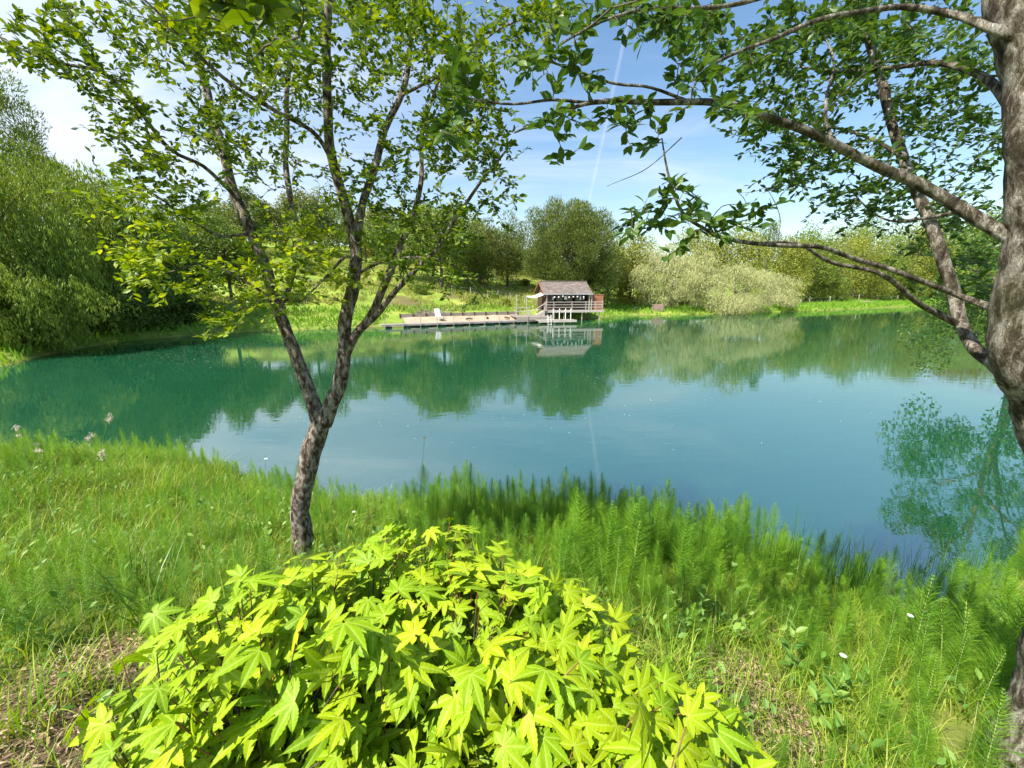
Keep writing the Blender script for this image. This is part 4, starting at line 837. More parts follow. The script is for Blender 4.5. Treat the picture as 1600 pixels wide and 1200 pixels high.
ft('willow_tree', 'lower willow bush leaning over the water in front of the big left willow', 'tree', 20, 400, 190, 22, LW, 'willow', 34000, .15, 60, 2, 1.0, bottom=0)
ft('willow_tree', 'tall feathery pale willow rising highest behind the left bank trees', 'tree', 45, 128, 170, 33, M['far_mid'], 'feather', 26000, .24, 60, 3, .75, clump=(.16, .26))
ft('willow_tree', 'broad light green willow just right of the left edge willow', 'tree', 130, 262, 190, 29, LW, 'willow', 42000, .17, 80, 4, 1.0, bottom=.05)
ft('broadleaf_tree', 'dark green tree in the shade right of the left bank willows', 'tree', 215, 300, 150, 33, LD, 'broad', 30000, .19, 60, 5, 1.0, bottom=.05)
ft('shore_bush', 'dark bush hanging over the water below the left bank trees', 'bush', 170, 430, 170, 29.5, LD, 'broad', 24000, .15, 46, 6, 1.0, bottom=.0)
ft('broadleaf_tree', 'dark round tree standing between the willows and the meadow', 'tree', 290, 320, 130, 38, LD, 'broad', 24000, .20, 50, 7, .95, bottom=.1)
ft('shore_bush', 'low dark bush at the shore left of the forked tree', 'bush', 265, 455, 130, 35, LD, 'broad', 16000, .16, 36, 8, 1.0, bottom=.0)
ft('broadleaf_tree', 'leafy mid green tree at the foot of the meadow behind the forked tree', 'tree', 360, 345, 110, 44, M['far_mid'], 'broad', 18000, .22, 46, 9, .9)
for i, (px, top, wd, Y, mt, lab) in enumerate([(345, 318, 90, 88, 'far_mid', 'green tree at the left end of the ridge woodland'), (440, 322, 80, 96, 'far_olive', 'olive tree between the two rounded ridge trees'), (535, 318, 90, 98, 'far_mid', 'green ridge tree just right of the wide dark one'),
    (592, 326, 80, 94, 'far_olive', 'olive ridge tree behind the right limbs of the forked tree'), (650, 330, 90, 92, 'far_mid', 'ridge tree at the left behind the large round meadow tree'), (745, 340, 90, 90, 'far_olive', 'ridge tree at the right behind the large round meadow tree')]):
    ft('ridge_tree', lab, 'tree', px, top, wd, Y, M[mt], 'broad', 11000, .36, 40, 110 + i, 1.0, bottom=.0)
ft('hill_tree', 'rounded dark tree on the hill top behind the left fork limb', 'tree', 405, 297, 64, 78, M['far_pine'], 'broad', 9000, .36, 34, 10, .85)
ft('hill_tree', 'wide dark tree on the hill top between the stems of the forked tree', 'tree', 485, 300, 96, 84, M['far_pine'], 'broad', 11000, .40, 44, 11, .85)
ft('hill_tree', 'pale green tree on the hill side left of the round hill top trees', 'tree', 330, 330, 70, 66, M['far_mid'], 'broad', 8000, .32, 30, 12, .85)
ft('hill_tree', 'low light tree on the hill right of the wide dark one', 'tree', 575, 345, 60, 80, M['far_mid'], 'broad', 6000, .36, 24, 13, .8)
ft('meadow_tree', 'large round green tree on the meadow between forked tree and pine', 'tree', 690, 318, 130, 60, M['far_mid'], 'broad', 20000, .28, 60, 14, .85)
ft('meadow_tree', 'smaller tree at the left foot of the large round meadow tree', 'tree', 628, 345, 70, 63, LD, 'broad', 9000, .28, 30, 15, .85)
ft('conifer_tree', 'open blue green pine just left of the big pine', 'tree', 793, 345, 76, 70, M['far_pine'], 'pine', 14000, .26, 60, 16, .96, bottom=0)
ft('conifer_tree', 'shorter open pine second to the left of the big pine', 'tree', 750, 350, 76, 65, M['far_pine'], 'pine', 12000, .26, 50, 17, .94, bottom=0)
ft('pine_tree', 'big rounded pine tree standing behind the lakeside cabin', 'tree', 892, 310, 160, 63, M['big_pine'], 'pine', 80000, .24, 110, 18, 1.0, bottom=.1, clump=(.16, .26))
ft('dark_bush', 'very dark green bush under the pine behind the brown box', 'bush', 935, 416, 66, 61, LD, 'broad', 9000, .20, 26, 19, 1.0, bottom=0)
ft('broadleaf_tree', 'yellow green tree filling the gap right of the big pine', 'tree', 985, 358, 90, 72, M['far_olive'], 'broad', 11000, .28, 36, 20, .9)
ft('silver_willow', 'silvery green willow standing behind the one that overhangs the water', 'tree', 1050, 380, 130, 65, M['far_silver'], 'willow', 34000, .19, 70, 21, .98, bottom=.05, clump=(.15, .27))
ft('silver_willow', 'pale silvery willow overhanging the water in the middle of the far shore', 'tree', 1148, 412, 155, 63.5, M['far_silver'], 'willow', 46000, .17, 80, 22, 1.0, bottom=.0, clump=(.14, .26))
ft('olive_bush', 'low pale bush trailing along the shore right of the silvery willow', 'bush', 1222, 448, 60, 70, M['far_silver'], 'willow', 9000, .18, 24, 23, 1.0, bottom=0)
ft('broadleaf_tree', 'olive green tree behind the two silvery willows', 'tree', 1130, 352, 130, 78, M['far_olive'], 'broad', 15000, .30, 50, 24, .9)
ft('broadleaf_tree', 'thin feathery tree top rising above the far tree line', 'tree', 1192, 345, 34, 84, M['far_mid'], 'feather', 2200, .34, 14, 25, .5)
for i, (px, top, wd, Y, mt, lab) in enumerate([
    (1215, 372, 95, 88, 'far_olive', 'olive tree at the left end of the right hand tree line'), (1262, 366, 95, 93, 'far_mid', 'green tree second from the left in the right hand tree line'),
    (1310, 358, 105, 98, 'far_olive', 'round olive tree third from the left in the right hand tree line'), (1360, 350, 100, 104, 'far_mid', 'green tree fourth in the right hand tree line with the flattest top'),
    (1412, 352, 105, 110, 'far_olive', 'yellowish tree fifth in the right hand tree line'), (1462, 346, 110, 116, 'far_mid', 'green tree sixth in the line just left of the leaning stem'),
    (1520, 342, 120, 122, 'far_olive', 'tall olive tree seventh in the line between leaning stem and trunk'), (1590, 340, 130, 128, 'far_mid', 'green tree at the far right end of the tree line behind the trunk')]):
    ft('broadleaf_tree', lab, 'tree', px, top, wd, Y, M[mt], 'broad', 14000, .30 + i * .012, 46, 26 + i, 1.0, None, bottom=.0)
for i, (px, top, wd, Y, lab) in enumerate([(1245, 352, 80, 106, 'pale tree top showing between the first two trees of the line'), (1335, 344, 90, 120, 'tree top rising behind the third tree of the line'), (1440, 338, 90, 130, 'tree top rising behind the fifth tree of the line')]):
    ft('broadleaf_tree', lab, 'tree', px, top, wd, Y, M['far_mid'], 'broad', 7000, .42, 30, 46 + i, .9)
for i, (px, Y) in enumerate([(990, 68), (1070, 72), (1235, 84), (1290, 93), (1345, 101), (1400, 110), (1455, 116), (1520, 122)]):
    ft('hedge_bush', ['rounded bush right of the brown box below the yellow green tree', 'bush filling the gap below the silvery willows', 'first bush in the undergrowth under the tree line', 'second bush in the undergrowth under the tree line', 'third bush in the undergrowth under the tree line', 'fourth bush in the undergrowth under the tree line', 'fifth bush in the undergrowth left of the leaning stem', 'last bush in the undergrowth beside the trunk'][i], 'bush', px, 426, 74, Y, M['far_mid'] if i % 2 else M['far_olive'], 'broad', 6000, .27, 24, 70 + i, 1.0, bottom=0)
ft('broadleaf_tree', 'distant tree on the rise behind the right hand tree line', 'tree', 1530, 324, 130, 165, M['far_mid'], 'broad', 9000, .7, 40, 32, .9)
ft('broadleaf_tree', 'mid green tree half hidden behind the big pine at its right side', 'tree', 950, 392, 110, 80, M['far_mid'], 'broad', 9000, .32, 36, 90, 1.0, bottom=0)
ft('broadleaf_tree', 'mid green tree half hidden behind the big pine at its left side', 'tree', 835, 388, 80, 86, M['far_mid'], 'broad', 9000, .32, 36, 91, 1.0, bottom=0)
ft('broadleaf_tree', 'low green tree between the conifers and the round meadow tree', 'tree', 735, 385, 70, 74, M['far_mid'], 'broad', 7000, .30, 28, 92, 1.0, bottom=0)
ft('broadleaf_tree', 'green tree between the two silvery willows and farther back', 'tree', 1080, 360, 110, 84, M['far_olive'], 'broad', 9000, .34, 36, 93, 1.0, bottom=0)
# tree on the right bank whose crown mirrors in the water near the frame's edge
ft('bank_tree', 'small leaved tree on the right bank half hidden behind the leaning trunk', 'tree', 1625, 250, 330, 13.5, M['dark_leaf'], 'broad', 22000, .10, 90, 33, 1.0, bottom=0, clump=(.10, .2))
# bushes scattered over the meadow slope
rg = random.Random(4)
for i, (px, py, s_) in enumerate([(735, 455, 1.0), (655, 470, 1.1), (770, 462, .7), (845 - 25, 432, .9), (700, 425, 1.3), (600, 455, .9), (570, 440, 1.2), (520, 462, 1.0), (480, 455, 1.3), (790, 472, .6), (640, 400, 1.4), (740, 478, .6)]):
    Y = 52 + (478 - py) * .42; x = W(px, 450, Y)[0]; root = thing('meadow_bush', 'small green bush on the meadow slope above the sandy strip', 'bush', (x, Y, gz(x, Y)), 0, 'bushes on the meadow slope')
    o = link('foliage', crown_mesh('foliage', 60 + i, s_, s_, s_ * .9, 14, 1600, .17, M['far_mid'] if i % 3 else M['far_olive'], 'broad', 0, (.35, .5)), root); o.location = (0, 0, s_ * .5)
    link('stem', trunk_mesh(s_ * .4, .05, s_ * .5, s_ * .4, 60 + i), root)

# ------------------------------------------------------------------ far grass cover: bank fringes and meadow tussocks
def far_grass():
    rng = np.random.default_rng(8)
    P = np.column_stack([rng.uniform(-40, 130, 260000), rng.uniform(18, 115, 260000)]); d = sdist(P); px = 800 + FPX * P[:, 0] / (P[:, 1] * cT)
    k = (d > -.1) & (d < 7.0) & (px > -60) & (px < 1620) & ~((P[:, 0] > -13) & (P[:, 0] < 5) & (d < 4.6)); P = P[k]; d = d[k]
    Z = height(P); n = len(P); S = rng.uniform(.25, .6, n) * (1 + .4 * (P[:, 1] > 70)); D = rdir(n, rng) * np.array([.5, .5, 0]) + np.array([0, 0, 1.0]); V, F = scatter(NARROW, np.column_stack([P, Z - .03]), frames(D, rdir(n, rng)), S)
    tag(link('bank_grass', mesh_np('bank_grass', V, F, M['bank'])), 'bright green grass fringe along the far shore', 'grass', kind='stuff')
    P = np.column_stack([rng.uniform(-50, 14, 120000), rng.uniform(38, 110, 120000)]); d = sdist(P); cl = vnoise(P, .25, 41) + .6 * vnoise(P, .9, 42); k = (d > 4.8) & (cl > -.05); P = P[k]; n = len(P); Z = height(P)
    S = rng.uniform(.2, .6, n); D = rdir(n, rng) * np.array([.6, .6, 0]) + np.array([0, 0, 1.0]); V, F = scatter(NARROW, np.column_stack([P, Z - .03]), frames(D, rdir(n, rng)), S)
    tag(link('meadow_grass', mesh_np('meadow_grass', V, F, M['meadow'])), 'yellow green tall grass on the meadow slope', 'grass', kind='stuff')
M['bank'] = leafmat('bank_grass', [(0.12, 0.26, 0.02), (0.18, 0.34, 0.03), (0.26, 0.42, 0.04)], .3, .5, .4)
M['meadow'] = leafmat('meadow_grass', [(0.14, 0.20, 0.03), (0.25, 0.30, 0.05), (0.40, 0.40, 0.11), (0.52, 0.46, 0.20)], .3, .5, .15)
far_grass()

# ------------------------------------------------------------------ cabin, deck, pontoon
def cabin():
    a = rad(12); x0, y0, dz = 3.75, 47.6, 1.2
    c, s = math.cos(a), math.sin(a)
    deck = thing('cabin_deck', 'pale weathered wooden deck on posts over the water carrying the cabin', 'deck', (x0, y0, 0), a)
    mb = MB()
    for k in range(30): mb.box(.0 + 7.2 * k / 30, 7.2 * (k + 1) / 30 - .02, 0, 4.6, dz - .05, dz)
    mb.build('floor', M['wood_pale'], deck)
    mb = MB(); mb.box(-.03, 7.23, -.06, -.003, dz - .24, dz + .02); mb.box(0, 7.2, 2.0, 2.1, dz - .25, dz - .053); mb.build('fascia', M['wood_pale'], deck)
    for x in (.3, 2.4, 4.6, 6.8):
        for y in (.15, 3.6):
            m = MB(); m.tube([(x, y, -1.0), (x, y, dz - .055)], .07, 8); m.build('support_post', M['wood_grey'], deck)
    rail = thing('railing', 'pale wooden railing along the front edge of the cabin deck', 'railing', (x0, y0, dz), a)
    for x in (.1, 1.1, 3.3, 5.0, 6.2, 7.1): m = MB(); m.box(x - .05, x + .05, .02, .12, 0.003, 1.02); m.build('post', M['wood_pale'], rail)
    for z in (.35, .65, .95): m = MB(); m.box(0, 7.15, -.03, .017, z - .035, z + .035); m.build('rail', M['wood_pale'], rail)
    rail = thing('railing', 'short wooden side railing at the right end of the cabin deck', 'railing', (x0 + c * 7.15, y0 + s * 7.15, dz), a)
    for y in (1.3, 2.6, 4.2): m = MB(); m.box(-.05, .05, y - .05, y + .05, .003, .95); m.build('post', M['wood_grey'], rail)
    for z in (.5, .88): m = MB(); m.box(-.02, .02, .1, 4.3, z - .04, z + .04); m.build('rail', M['wood_grey'], rail)
    cb = thing('cabin', 'small dark timber cabin with a pale brown pitched roof on the far shore', 'cabin', (x0, y0, dz), a)
    W0, W1, D0, D1, E, R = .35, 5.75, 1.25, 4.35, 2.3, 3.25
    m = MB(); t = .08
    m.box(W0, W1, D1 - t, D1, .003, E); m.box(W0, W0 + t, D0, D1 - t, .003, E); m.box(W1 - t, W1, D0, D1 - t, .003, E); m.box(W0 + t, W1 - t, D0, D0 + t, .003, .95); m.box(W0 + t, W1 - t, D0, D0 + t, 1.85, E)
    for x in (W0 + .5, 1.7, 2.9, 4.1, 5.1): m.box(x, x + .12, D0, D0 + t, .95, 1.85)
    for (xx, sgn) in ((W0, 1), (W1, -1)):
        mid = (D0 + D1) / 2; x1 = xx + sgn * t
        m.add([(xx, D0, E), (xx, D1, E), (xx, mid, R - .1), (x1, D0, E), (x1, D1, E), (x1, mid, R - .1)], [(0, 3, 5, 2), (1, 2, 5, 4)], [(0, 2, 1), (3, 4, 5)])
    m.build('wall', M['wood_dark'], cb)
    m = MB(); mid = (D0 + D1) / 2; ov = .75; sl = (R - E) / (mid - D0)
    for sg in (-1, 1):
        yE = mid + sg * (mid - D0 + ov); zE = R - sl * (mid - D0 + ov) 
        n = 22
        for k in range(n):     # overlapping boards of roof covering
            xa, xb = W0 - .35 + (W1 - W0 + .65) * k / n, W0 - .35 + (W1 - W0 + .65) * (k + 1) / n - .012; h = .015 * (k % 2)
            V = [(xa, yE, zE + h), (xb, yE, zE + h), (xb, mid, R + h), (xa, mid, R + h)]; V += [(p[0], p[1], p[2] + .05) for p in V]
            m.add(V, [(0, 3, 2, 1), (4, 5, 6, 7), (0, 1, 5, 4), (1, 2, 6, 5), (2, 3, 7, 6), (3, 0, 4, 7)])
    rf = m.build('roof', M['roof'], cb)
    m = MB(); m.box(W0 - .4, W1 + .35, mid - .12, mid + .12, R + .06, R + .12); m.build('ridge_cap', M['wood_grey'], rf)
    m = MB(); yE = mid - (mid - D0 + ov); zE = R - sl * (mid - D0 + ov); m.box(W0 - .38, W1 + .33, yE - .06, yE - .003, zE - .06, zE + .06); m.build('gutter', M['metal'], rf)
    m = MB(); xg = W0 - .36
    for sg in (-1, 1): m.beam((xg, mid + sg * (mid - D0 + ov), zE - .02), (xg, mid, R - .02), .03, .16)
    m.build('bargeboard', M['wood_red'], rf)
    for x in (W0 + .05, W1 - .1, 5.95): m = MB(); m.box(x - .05, x + .05, .62, .72, .003, 1.88); m.build('porch_post', M['wood_pale'], cb)
    for x in (.97, 2.15, 3.35, 4.52): m = MB(); m.box(x - .42, x + .42, D0 + .03, D0 + .05, .955, 1.845); m.build('window', M['glass'], cb)
    m = MB()
    for k in range(15): m.box(.9 + k * .3, .9 + k * .3 + .27, D0 - .10, D0 - .02, .45, .93)
    m.build('counter_front', M['wood_dark'], cb)
    # paper lanterns strung under the eave
    g = thing('lantern_garland', 'string of round white lanterns hanging under the cabin eave', 'garland', (x0, y0, dz), a); m = MB(); P = [(.8 + 4.6 * t, .55, 1.72 - .12 * abs(math.sin(t * 9.4))) for t in np.linspace(0, 1, 19)]; m.tube(P, .008, 4, False); m.build('cord', M['black'], g)
    for k in (2, 4, 6, 9, 11, 13, 16):
        m = MB(); p = P[k]; zz = np.linspace(-1, 1, 7); m.tube([(p[0], p[1], p[2] - .12 + .1 * z) for z in zz], [.1 * math.sqrt(max(0.02, 1 - z * z)) for z in zz], 10); m.build('lantern', M['white_cloth'], g, True)
    for k, (x, w_, lab) in enumerate([(1.35, .16, 'small white paper notice on the cabin front at left'), (2.9, .34, 'wide white menu sheet on the middle of the cabin front'), (4.75, .17, 'left of two tall white sheets at the right of the cabin front'), (5.15, .17, 'right of two tall white sheets at the right of the cabin front')]):
        m = MB(); m.box(x - w_ / 2, x + w_ / 2, D0 - .03, D0 - .01, 1.2 if k != 0 else 1.15, 1.62 if k else 1.5); tag(m.build('notice', M['white_cloth']), lab, 'notice'); o = bpy.data.objects[-1] if False else None
        ob = C.objects[-1]; ob.location = (x0, y0, dz); ob.rotation_euler = (0, 0, a)
    # reddish plank store
    st = thing('storage_box', 'tall reddish brown plank storage cupboard on the right end of the deck', 'cupboard', (x0 + c * 6.05 - s * .85, y0 + s * 6.05 + c * .85, dz), a - rad(20))
    m = MB(); 
    for k in range(7): m.box(.01 + .19 * k, .01 + .19 * (k + 1) - .01, 0, .05, .004, 1.75)
    m.box(.0, .05, .053, 1.3, .004, 1.75); m.box(1.28, 1.33, .053, 1.3, .004, 1.75); m.box(.053, 1.277, 1.25, 1.3, .004, 1.75); m.build('panels', M['wood_red'], st)
    m = MB(); m.box(-.05, 1.38, -.05, 1.35, 1.753, 1.80); m.build('lid', M['wood_red'], st)
    # left terrace with sail shade and steps
    ter = thing('boardwalk', 'grey plank boardwalk with steps between the pontoon and the cabin deck', 'boardwalk', (x0, y0, 0), a); m = MB()
    for k in range(14): m.box(-3.9 + .27 * k, -3.9 + .27 * (k + 1) - .02, -2.6, 1.2, .62, .67)
    m.build('floor', M['wood_grey'], ter); m = MB(); m.box(-3.9, -.15, -2.66, -2.603, .35, .70); m.build('fascia', M['wood_grey'], ter)
    for k in range(4): m = MB(); m.box(-.9 + .22 * k, -.9 + .22 * (k + 1), -.2, 1.0, .675, .78 + .12 * k); m.build('step', M['wood_pale'], ter)
    for x in (-3.7, -2.4, -.5):
        m = MB(); m.tube([(x, -2.4, -1), (x, -2.4, .615)], .06, 7); m.build('support_post', M['wood_grey'], ter)
    rl = thing('railing', 'slanted handrail beside the steps up to the cabin deck', 'railing', (x0, y0, 0), a); m = MB(); m.beam((-1.9, -.3, .95), (-.1, -.3, 2.0), .06, .09); m.build('rail', M['wood_pale'], rl)
    for x, z in ((-1.9, 1.02), (-.1, 2.1)): m = MB(); m.box(x - .05, x + .05, -.25, -.15, .68, z); m.build('post', M['wood_pale'], rl)
    fn = thing('railing', 'low wooden rail with posts at the left end of the boardwalk', 'railing', (x0, y0, .67), a)
    for x in (-3.4, -2.8, -2.2, -1.7): m = MB(); m.box(x - .04, x + .04, .2, .28, .003, .95); m.build('post', M['wood_pale'], fn)
    for z in (.45, .85): m = MB(); m.box(-3.5, -1.6, .14, .197, z - .04, z + .04); m.build('rail', M['wood_pale'], fn)
    sh = thing('sail_shade', 'white cloth sail shade stretched from the cabin gable to two poles', 'sail shade', (x0, y0, 0), a); m = MB(); n = 10
    A, B, Cc, Dd = map(np.array, [(.1, .9, 2.95), (.1, 2.2, 3.2), (-1.7, 2.0, 2.85), (-1.9, .8, 2.7)])
    V = []
    for i in range(n + 1):
        for j in range(n + 1):
            u, v = i / n, j / n; p = A * (1 - u) * (1 - v) + B * (1 - u) * v + Cc * u * v + Dd * u * (1 - v); V.append(p + np.array([0, 0, -.35 * math.sin(u * math.pi) * (.5 + .5 * math.sin(v * math.pi))]))
    V = np.array(V); F = [(i * (n + 1) + j, (i + 1) * (n + 1) + j, (i + 1) * (n + 1) + j + 1, i * (n + 1) + j + 1) for i in range(n) for j in range(n)]
    m.add(V, F); m.add(V + [0, 0, .01], F); m.build('cloth', M['white_cloth'], sh, True)
    for x, y, z in ((-3.1, .9, 3.0), (-1.95, .8, 2.9)): m = MB(); m.tube([(x, y, .672), (x, y, z)], .045, 7); m.build('pole', M['wood_pale'], sh)
    # bathing jetty in front with rope posts
    je = thing('jetty', 'small pale jetty reaching right in front of the cabin with white rope posts', 'jetty', (x0, y0, 0), a); m = MB()
    for k in range(14): m.box(-1.9 + .3 * k, -1.9 + .3 * (k + 1) - .02, -4.2, -2.75, .34, .40)
    m.build('floor', M['wood_mid'], je); m = MB(); m.box(-1.9, 2.3, -4.26, -4.203, .18, .42); m.build('fascia', M['wood_pale'], je)
    for x in (.1, .8, 1.5, 2.1):
        m = MB(); m.tube([(x, -2.9, -1), (x, -2.9, 1.55)], .045, 7); m.build('post', M['white_cloth'], je)
    m = MB(); P = []
    for i in range(3):
        xa, xb = (.1, .8, 1.5, 2.1)[i], (.1, .8, 1.5, 2.1)[i + 1]; P += [(xa + (xb - xa) * t, -2.95, 1.45 - .28 * math.sin(t * math.pi)) for t in np.linspace(0, .9, 7)]
    m.tube(P, .02, 5, False); m.build('rope', M['white_cloth'], je)
    ld = thing('ladder', 'white swimming ladder hooked over the edge of the small jetty', 'ladder', (x0, y0, 0), a); 
    m = MB()
    for x in (-.9, -.55): m.tube([(x, -4.0, .42), (x, -4.0, .95), (x, -4.32, .95), (x, -4.36, -.6)], .025, 6)
    m.build('side_rail', M['white_cloth'], ld); m = MB()
    for z in (.0, .25, .5, .72): m.tube([(-.9, -4.345, z), (-.55, -4.345, z)], .02, 6)
    m.build('rungs', M['white_cloth'], ld)
cabin()
def pontoon():
    A = np.array([-12.1, 38.2]); B = np.array([4.9, 46.0]); d = B - A; Ln = np.linalg.norm(d); a = math.atan2(d[1], d[0])
    p = thing('pontoon', 'long grey floating pontoon walkway on black floats along the sandy strip', 'pontoon', (A[0], A[1], 0), a); n = int(Ln / .26); m = MB()
    for k in range(n): m.box(Ln * k / n, Ln * (k + 1) / n - .02, 0, 1.3, .27, .32)
    m.build('deck', M['wood_mid'], p); m = MB(); m.box(0, Ln, -.06, -.003, .16, .33); m.build('fascia', M['wood_mid'], p)
    for k in range(11): x = .7 + k * (Ln - 1.4) / 10; m = MB(); m.box(x - .25, x + .25, .02, 1.2, -.25, .25); m.build('float', M['black'], p)
    for k in range(12):
        x = .3 + k * (Ln - .6) / 11; q = thing('mooring_post', 'thin dark mooring post standing along the pontoon edge', 'post', (A[0] + d[0] / Ln * x, A[1] + d[1] / Ln * x, 0), a, 'mooring posts along the pontoon'); m = MB(); m.tube([(0, -.12, -1), (0.03, -.12, 1.15 + .12 * math.sin(k * 3))], .028, 6); m.build('shaft', M['wood_grey'], q); m = MB(); m.tube([(0.02, -.12, .9), (0.02, -.12, .95)], .04, 6); m.build('collar', M['metal'], q)
    # sand strip and plank wall behind
    m = MB(); nx, ny = 60, 8; V = []
    for i in range(nx + 1):
        for j in range(ny + 1):
            x = 2.6 + (Ln - 5.2) * i / nx; y = 1.25 + 3.3 * j / ny; V.append((x, y, .22 + .48 * j / ny + .05 * mnoise.noise(Vector((x, y, 0))) ))
    F = [(i * (ny + 1) + j, (i + 1) * (ny + 1) + j, (i + 1) * (ny + 1) + j + 1, i * (ny + 1) + j + 1) for i in range(nx) for j in range(ny)]; m.add(V, F)
    o = m.build('sand', M['sand'], None, True); o.location = (A[0], A[1], 0); o.rotation_euler = (0, 0, a); o['kind'] = 'structure'
    wl = thing('retaining_wall', 'low weathered plank wall behind the sandy strip', 'wall', (A[0], A[1], 0), a); m = MB()
    for r in range(3):
        for k in range(6): x = 2.5 + (Ln - 5) * k / 6; m.box(x, x + (Ln - 5) / 6 - .01, 4.57, 4.63, .25 + .27 * r, .25 + .27 * r + .262)
    m.build('planks', M['wood_grey'], wl)
    for k in range(11): x = 2.5 + (Ln - 5) * k / 10; m = MB(); m.box(x - .05, x + .05, 4.5, 4.567, .1, 1.12); m.build('post', M['wood_dark'], wl)
    def deckchair(x, y, rz, lab):
        t = thing('deck_chair', lab, 'deck chair', (A[0] + math.cos(a) * x - math.sin(a) * y, A[1] + math.sin(a) * x + math.cos(a) * y, .36 if y < 2 else .45), rz)
        m = MB(); m.box(-.3, .3, -.35, .4, .32, .36); m.build('seat', M['white_cloth'], t); m = MB(); m.beam((0, .38, .36), (0, .72, 1.15), .6, .04, (0, 1, 0)); m.build('backrest', M['white_cloth'], t)
        for sx in (-.27, .27):
            for sy in (-.3, .35): m = MB(); m.box(sx - .025, sx + .025, sy - .025, sy + .025, -.05, .317); m.build('leg', M['wood_pale'], t)
    deckchair(6.2, 2.4, a + .2, 'white deck chair standing on the sand behind the pontoon')
    for k, (x, y) in enumerate([(9.3, 2.2), (11.6, 2.7), (13.6, 1.9)]):
        t = thing('driftwood', ['dark driftwood log left on the sand nearest the deck chair', 'dark driftwood log in the middle of the sand', 'dark driftwood log on the sand nearest the boardwalk'][k], 'driftwood', (A[0] + math.cos(a) * x - math.sin(a) * y, A[1] + math.sin(a) * x + math.cos(a) * y, .5), a + k); m = MB(); m.tube([(-.35, 0, 0), (0, .05, .05), (.4, 0, .02)], [.08, .09, .05], 7, True, .2); m.tube([(0, .05, .05), (.15, .2, .25)], [.04, .015], 5); m.build('wood', M['wood_dark'], t)
    # brush pile, boat
    rg = random.Random(3); m = MB()
    m.tube([(-2.2, 0, .1), (0, .1, .25), (2.2, -.1, .15)], [.06, .08, .05], 6, True, .1)
    for k in range(260):
        x, y, z = rg.gauss(0, 1.2), rg.gauss(0, .6), abs(rg.gauss(0, .3)); v = Vector((rg.gauss(0, 1), rg.gauss(0, 1), rg.gauss(0, .3))).normalized() * rg.uniform(.3, .9); m.tube([(x, y, z), (x + v.x, y + v.y, z + abs(v.z))], [.02, .008], 4, False)
    pos = W(672, 470, 46.5); o = m.build('brush_pile', M['wood_grey']); o.location = (pos.x, 46.5, gz(pos.x, 46.5)); tag(o, 'heap of cut grey branches behind the plank wall', 'brush pile')
    bt = thing('rowing_boat', 'green rowing boat pulled up at the shore left of the pontoon', 'boat', (G(560, 505)[0], G(560, 505)[1] + 1.6, .12), rad(20)); prof = [(-1.6, .35, .5), (-1.2, .6, .42), (0, .7, .38), (1.0, .55, .42), (1.7, .04, .62)]; m = MB(); V = []
    for (x, hw, z) in prof: V += [(x, -hw, z), (x, -hw * .6, .05), (x, hw * .6, .05), (x, hw, z)]
    F = []
    for i in range(4):
        for j in range(3): F.append((i * 4 + j, i * 4 + j + 1, (i + 1) * 4 + j + 1, (i + 1) * 4 + j))
    V = np.array(V); m.add(V, F + [(0, 3, 2, 1)]); m.add(V * [.97, .92, 1] + [0, 0, .03], F); m.build('hull', M['boat'], bt); m = MB(); m.box(-.2, .05, -.62, .62, .33, .36); m.box(-1.2, -.95, -.52, .52, .36, .39); m.build('bench', M['wood_pale'], bt)
pontoon()

# ------------------------------------------------------------------ fences and small far things
def post_fence(name, lab, pts, h, wire=True, mat='wood_pale', r=.05):
    root = thing(name, lab, 'fence'); tops = []
    for x, y in pts:
        g = gz(x, y); m = MB(); m.tube([(x, y, g - .3), (x + .02, y, g + h)], r, 6); m.build('post', M[mat], root); tops.append((x, y, g + h * .85))
    if wire:
        for f in (0, -.4): m = MB(); m.tube([(p[0], p[1], p[2] + f * h) for p in tops], .008, 4, False); m.build('wire', M['metal'], root)
pts = [(W(px, 450, Y)[0], Y) for px, Y in [(706, 57), (735, 57.5), (762, 58), (778, 58.5), (797, 58), (820, 57), (838, 56)]]
post_fence('post_fence', 'line of thin pale fence posts across the slope left of the cabin', pts, 1.15)
pts = [(W(px, 450, Y)[0], Y) for px, Y in [(1215, 79), (1250, 82), (1268, 85), (1300, 88), (1322, 91), (1345, 94), (1375, 98), (1405, 102)]]
post_fence('post_fence', 'row of pale fence posts in the tall grass before the right hand tree line', pts, 1.6, True, 'wood_pale', .07)
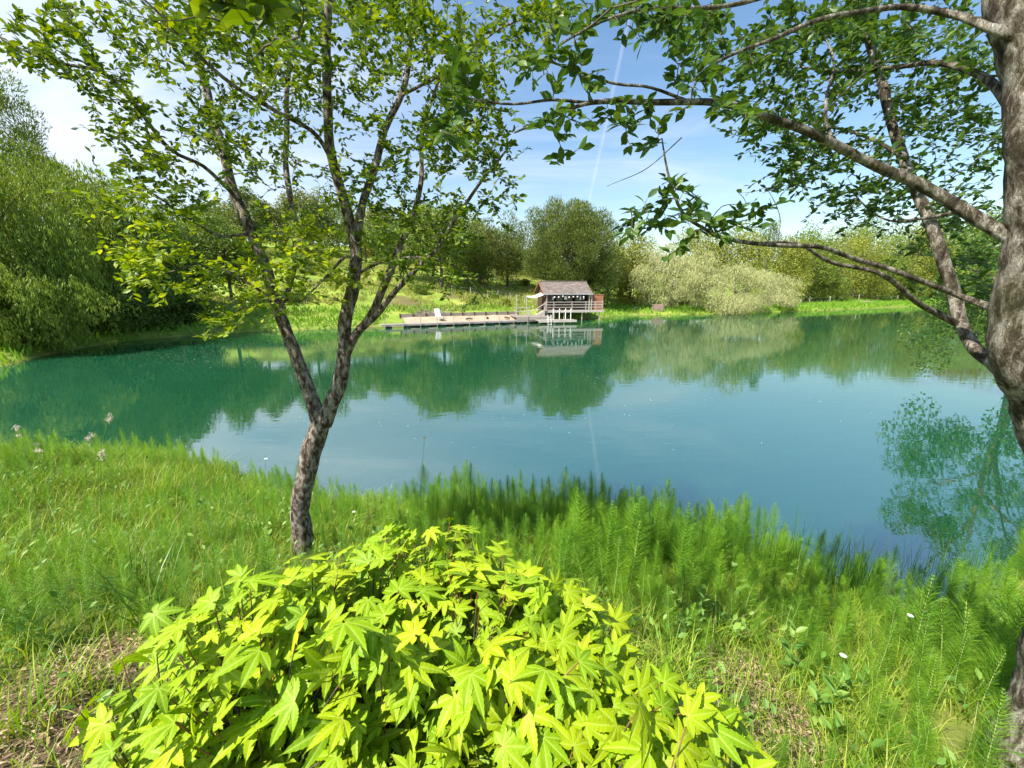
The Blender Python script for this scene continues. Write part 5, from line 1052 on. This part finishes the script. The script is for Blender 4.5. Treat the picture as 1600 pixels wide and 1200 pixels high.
def misc():
    p = W(1028, 470, 62); g = gz(p.x, 62); t = thing('brick_pillar', 'small pinkish brick wall stub half hidden by the silvery willow', 'wall', (p.x, 62, g)); m = MB()
    for r in range(7):
        for k in range(4): x = -.8 + .4 * k + (.2 if r % 2 else 0); m.box(x, x + .38, -.2, .2, .14 * r, .14 * r + .125)
    m.build('bricks', M['brick'], t)
    p = W(1350, 462, 90); g = gz(p.x, 90); m = MB(); n = 14; V = [(0, 0, .55)]
    for r in (1, 2, 3):
        for k in range(n): a = k * 6.283 / n; q = r * .75 * (1 + .2 * math.sin(k * 2.3)); V.append((q * 1.6 * math.cos(a), q * math.sin(a), [.5, .3, -.15][r - 1] + .08 * math.sin(k * 5 + r)))
    F = [(1 + r * n + k, 1 + r * n + (k + 1) % n, 1 + (r + 1) * n + (k + 1) % n, 1 + (r + 1) * n + k) for r in range(2) for k in range(n)]; m.add(V, [], [(0, 1 + k, 1 + (k + 1) % n) for k in range(n)]); m.add(V, F); o = m.build('earth_mound', M['brick'], None, True); o.location = (p.x, 90, g); tag(o, 'low mound of bare pinkish earth on the grassy right bank', 'earth mound')
    m = MB(); p = W(995, 470, 64); m.tube([(-.5, 0, .1), (0, 0, .16), (.5, .1, .1)], [.06, .18, .05], 8, True, .2); o = m.build('stone', M['white_cloth'], None, True); o.location = (p.x, 64, gz(p.x, 64)); tag(o, 'pale stone lying on the grass right of the cabin', 'stone')
    # floating specks on the water
    rng = np.random.default_rng(6); P = []
    for (px, py, sx, sy, n) in [(300, 552, 120, 22, 700), (1000, 560, 300, 40, 500), (850, 620, 400, 60, 160), (500, 530, 200, 20, 200)]:
        for _ in range(n):
            q = G(px + rng.normal() * sx * .6, min(max(py + rng.normal() * sy * .6, 515), 740)); P.append((q.x, q.y, .004))
    P = np.array(P); k = sdist(P[:, :2]) < -.5; P = P[k]; n = len(P); D = rdir(n, rng) * [1, 1, 0]; V, F = scatter(([(-.5, 0, 0), (.5, 0, 0), (.4, .8, 0), (-.4, .8, 0)], [[(0, 1, 2, 3)]]), P, frames(D, np.tile([0, 0, 1.0], (n, 1))), rng.uniform(.008, .026, n) * (P[:, 1] / 18 + .2))
    tag(link('floating_fluff', mesh_np('floating_fluff', V, F, M['pink_petal'])), 'tiny pale specks of seed fluff floating on the pond', 'seed fluff', kind='stuff')
misc()
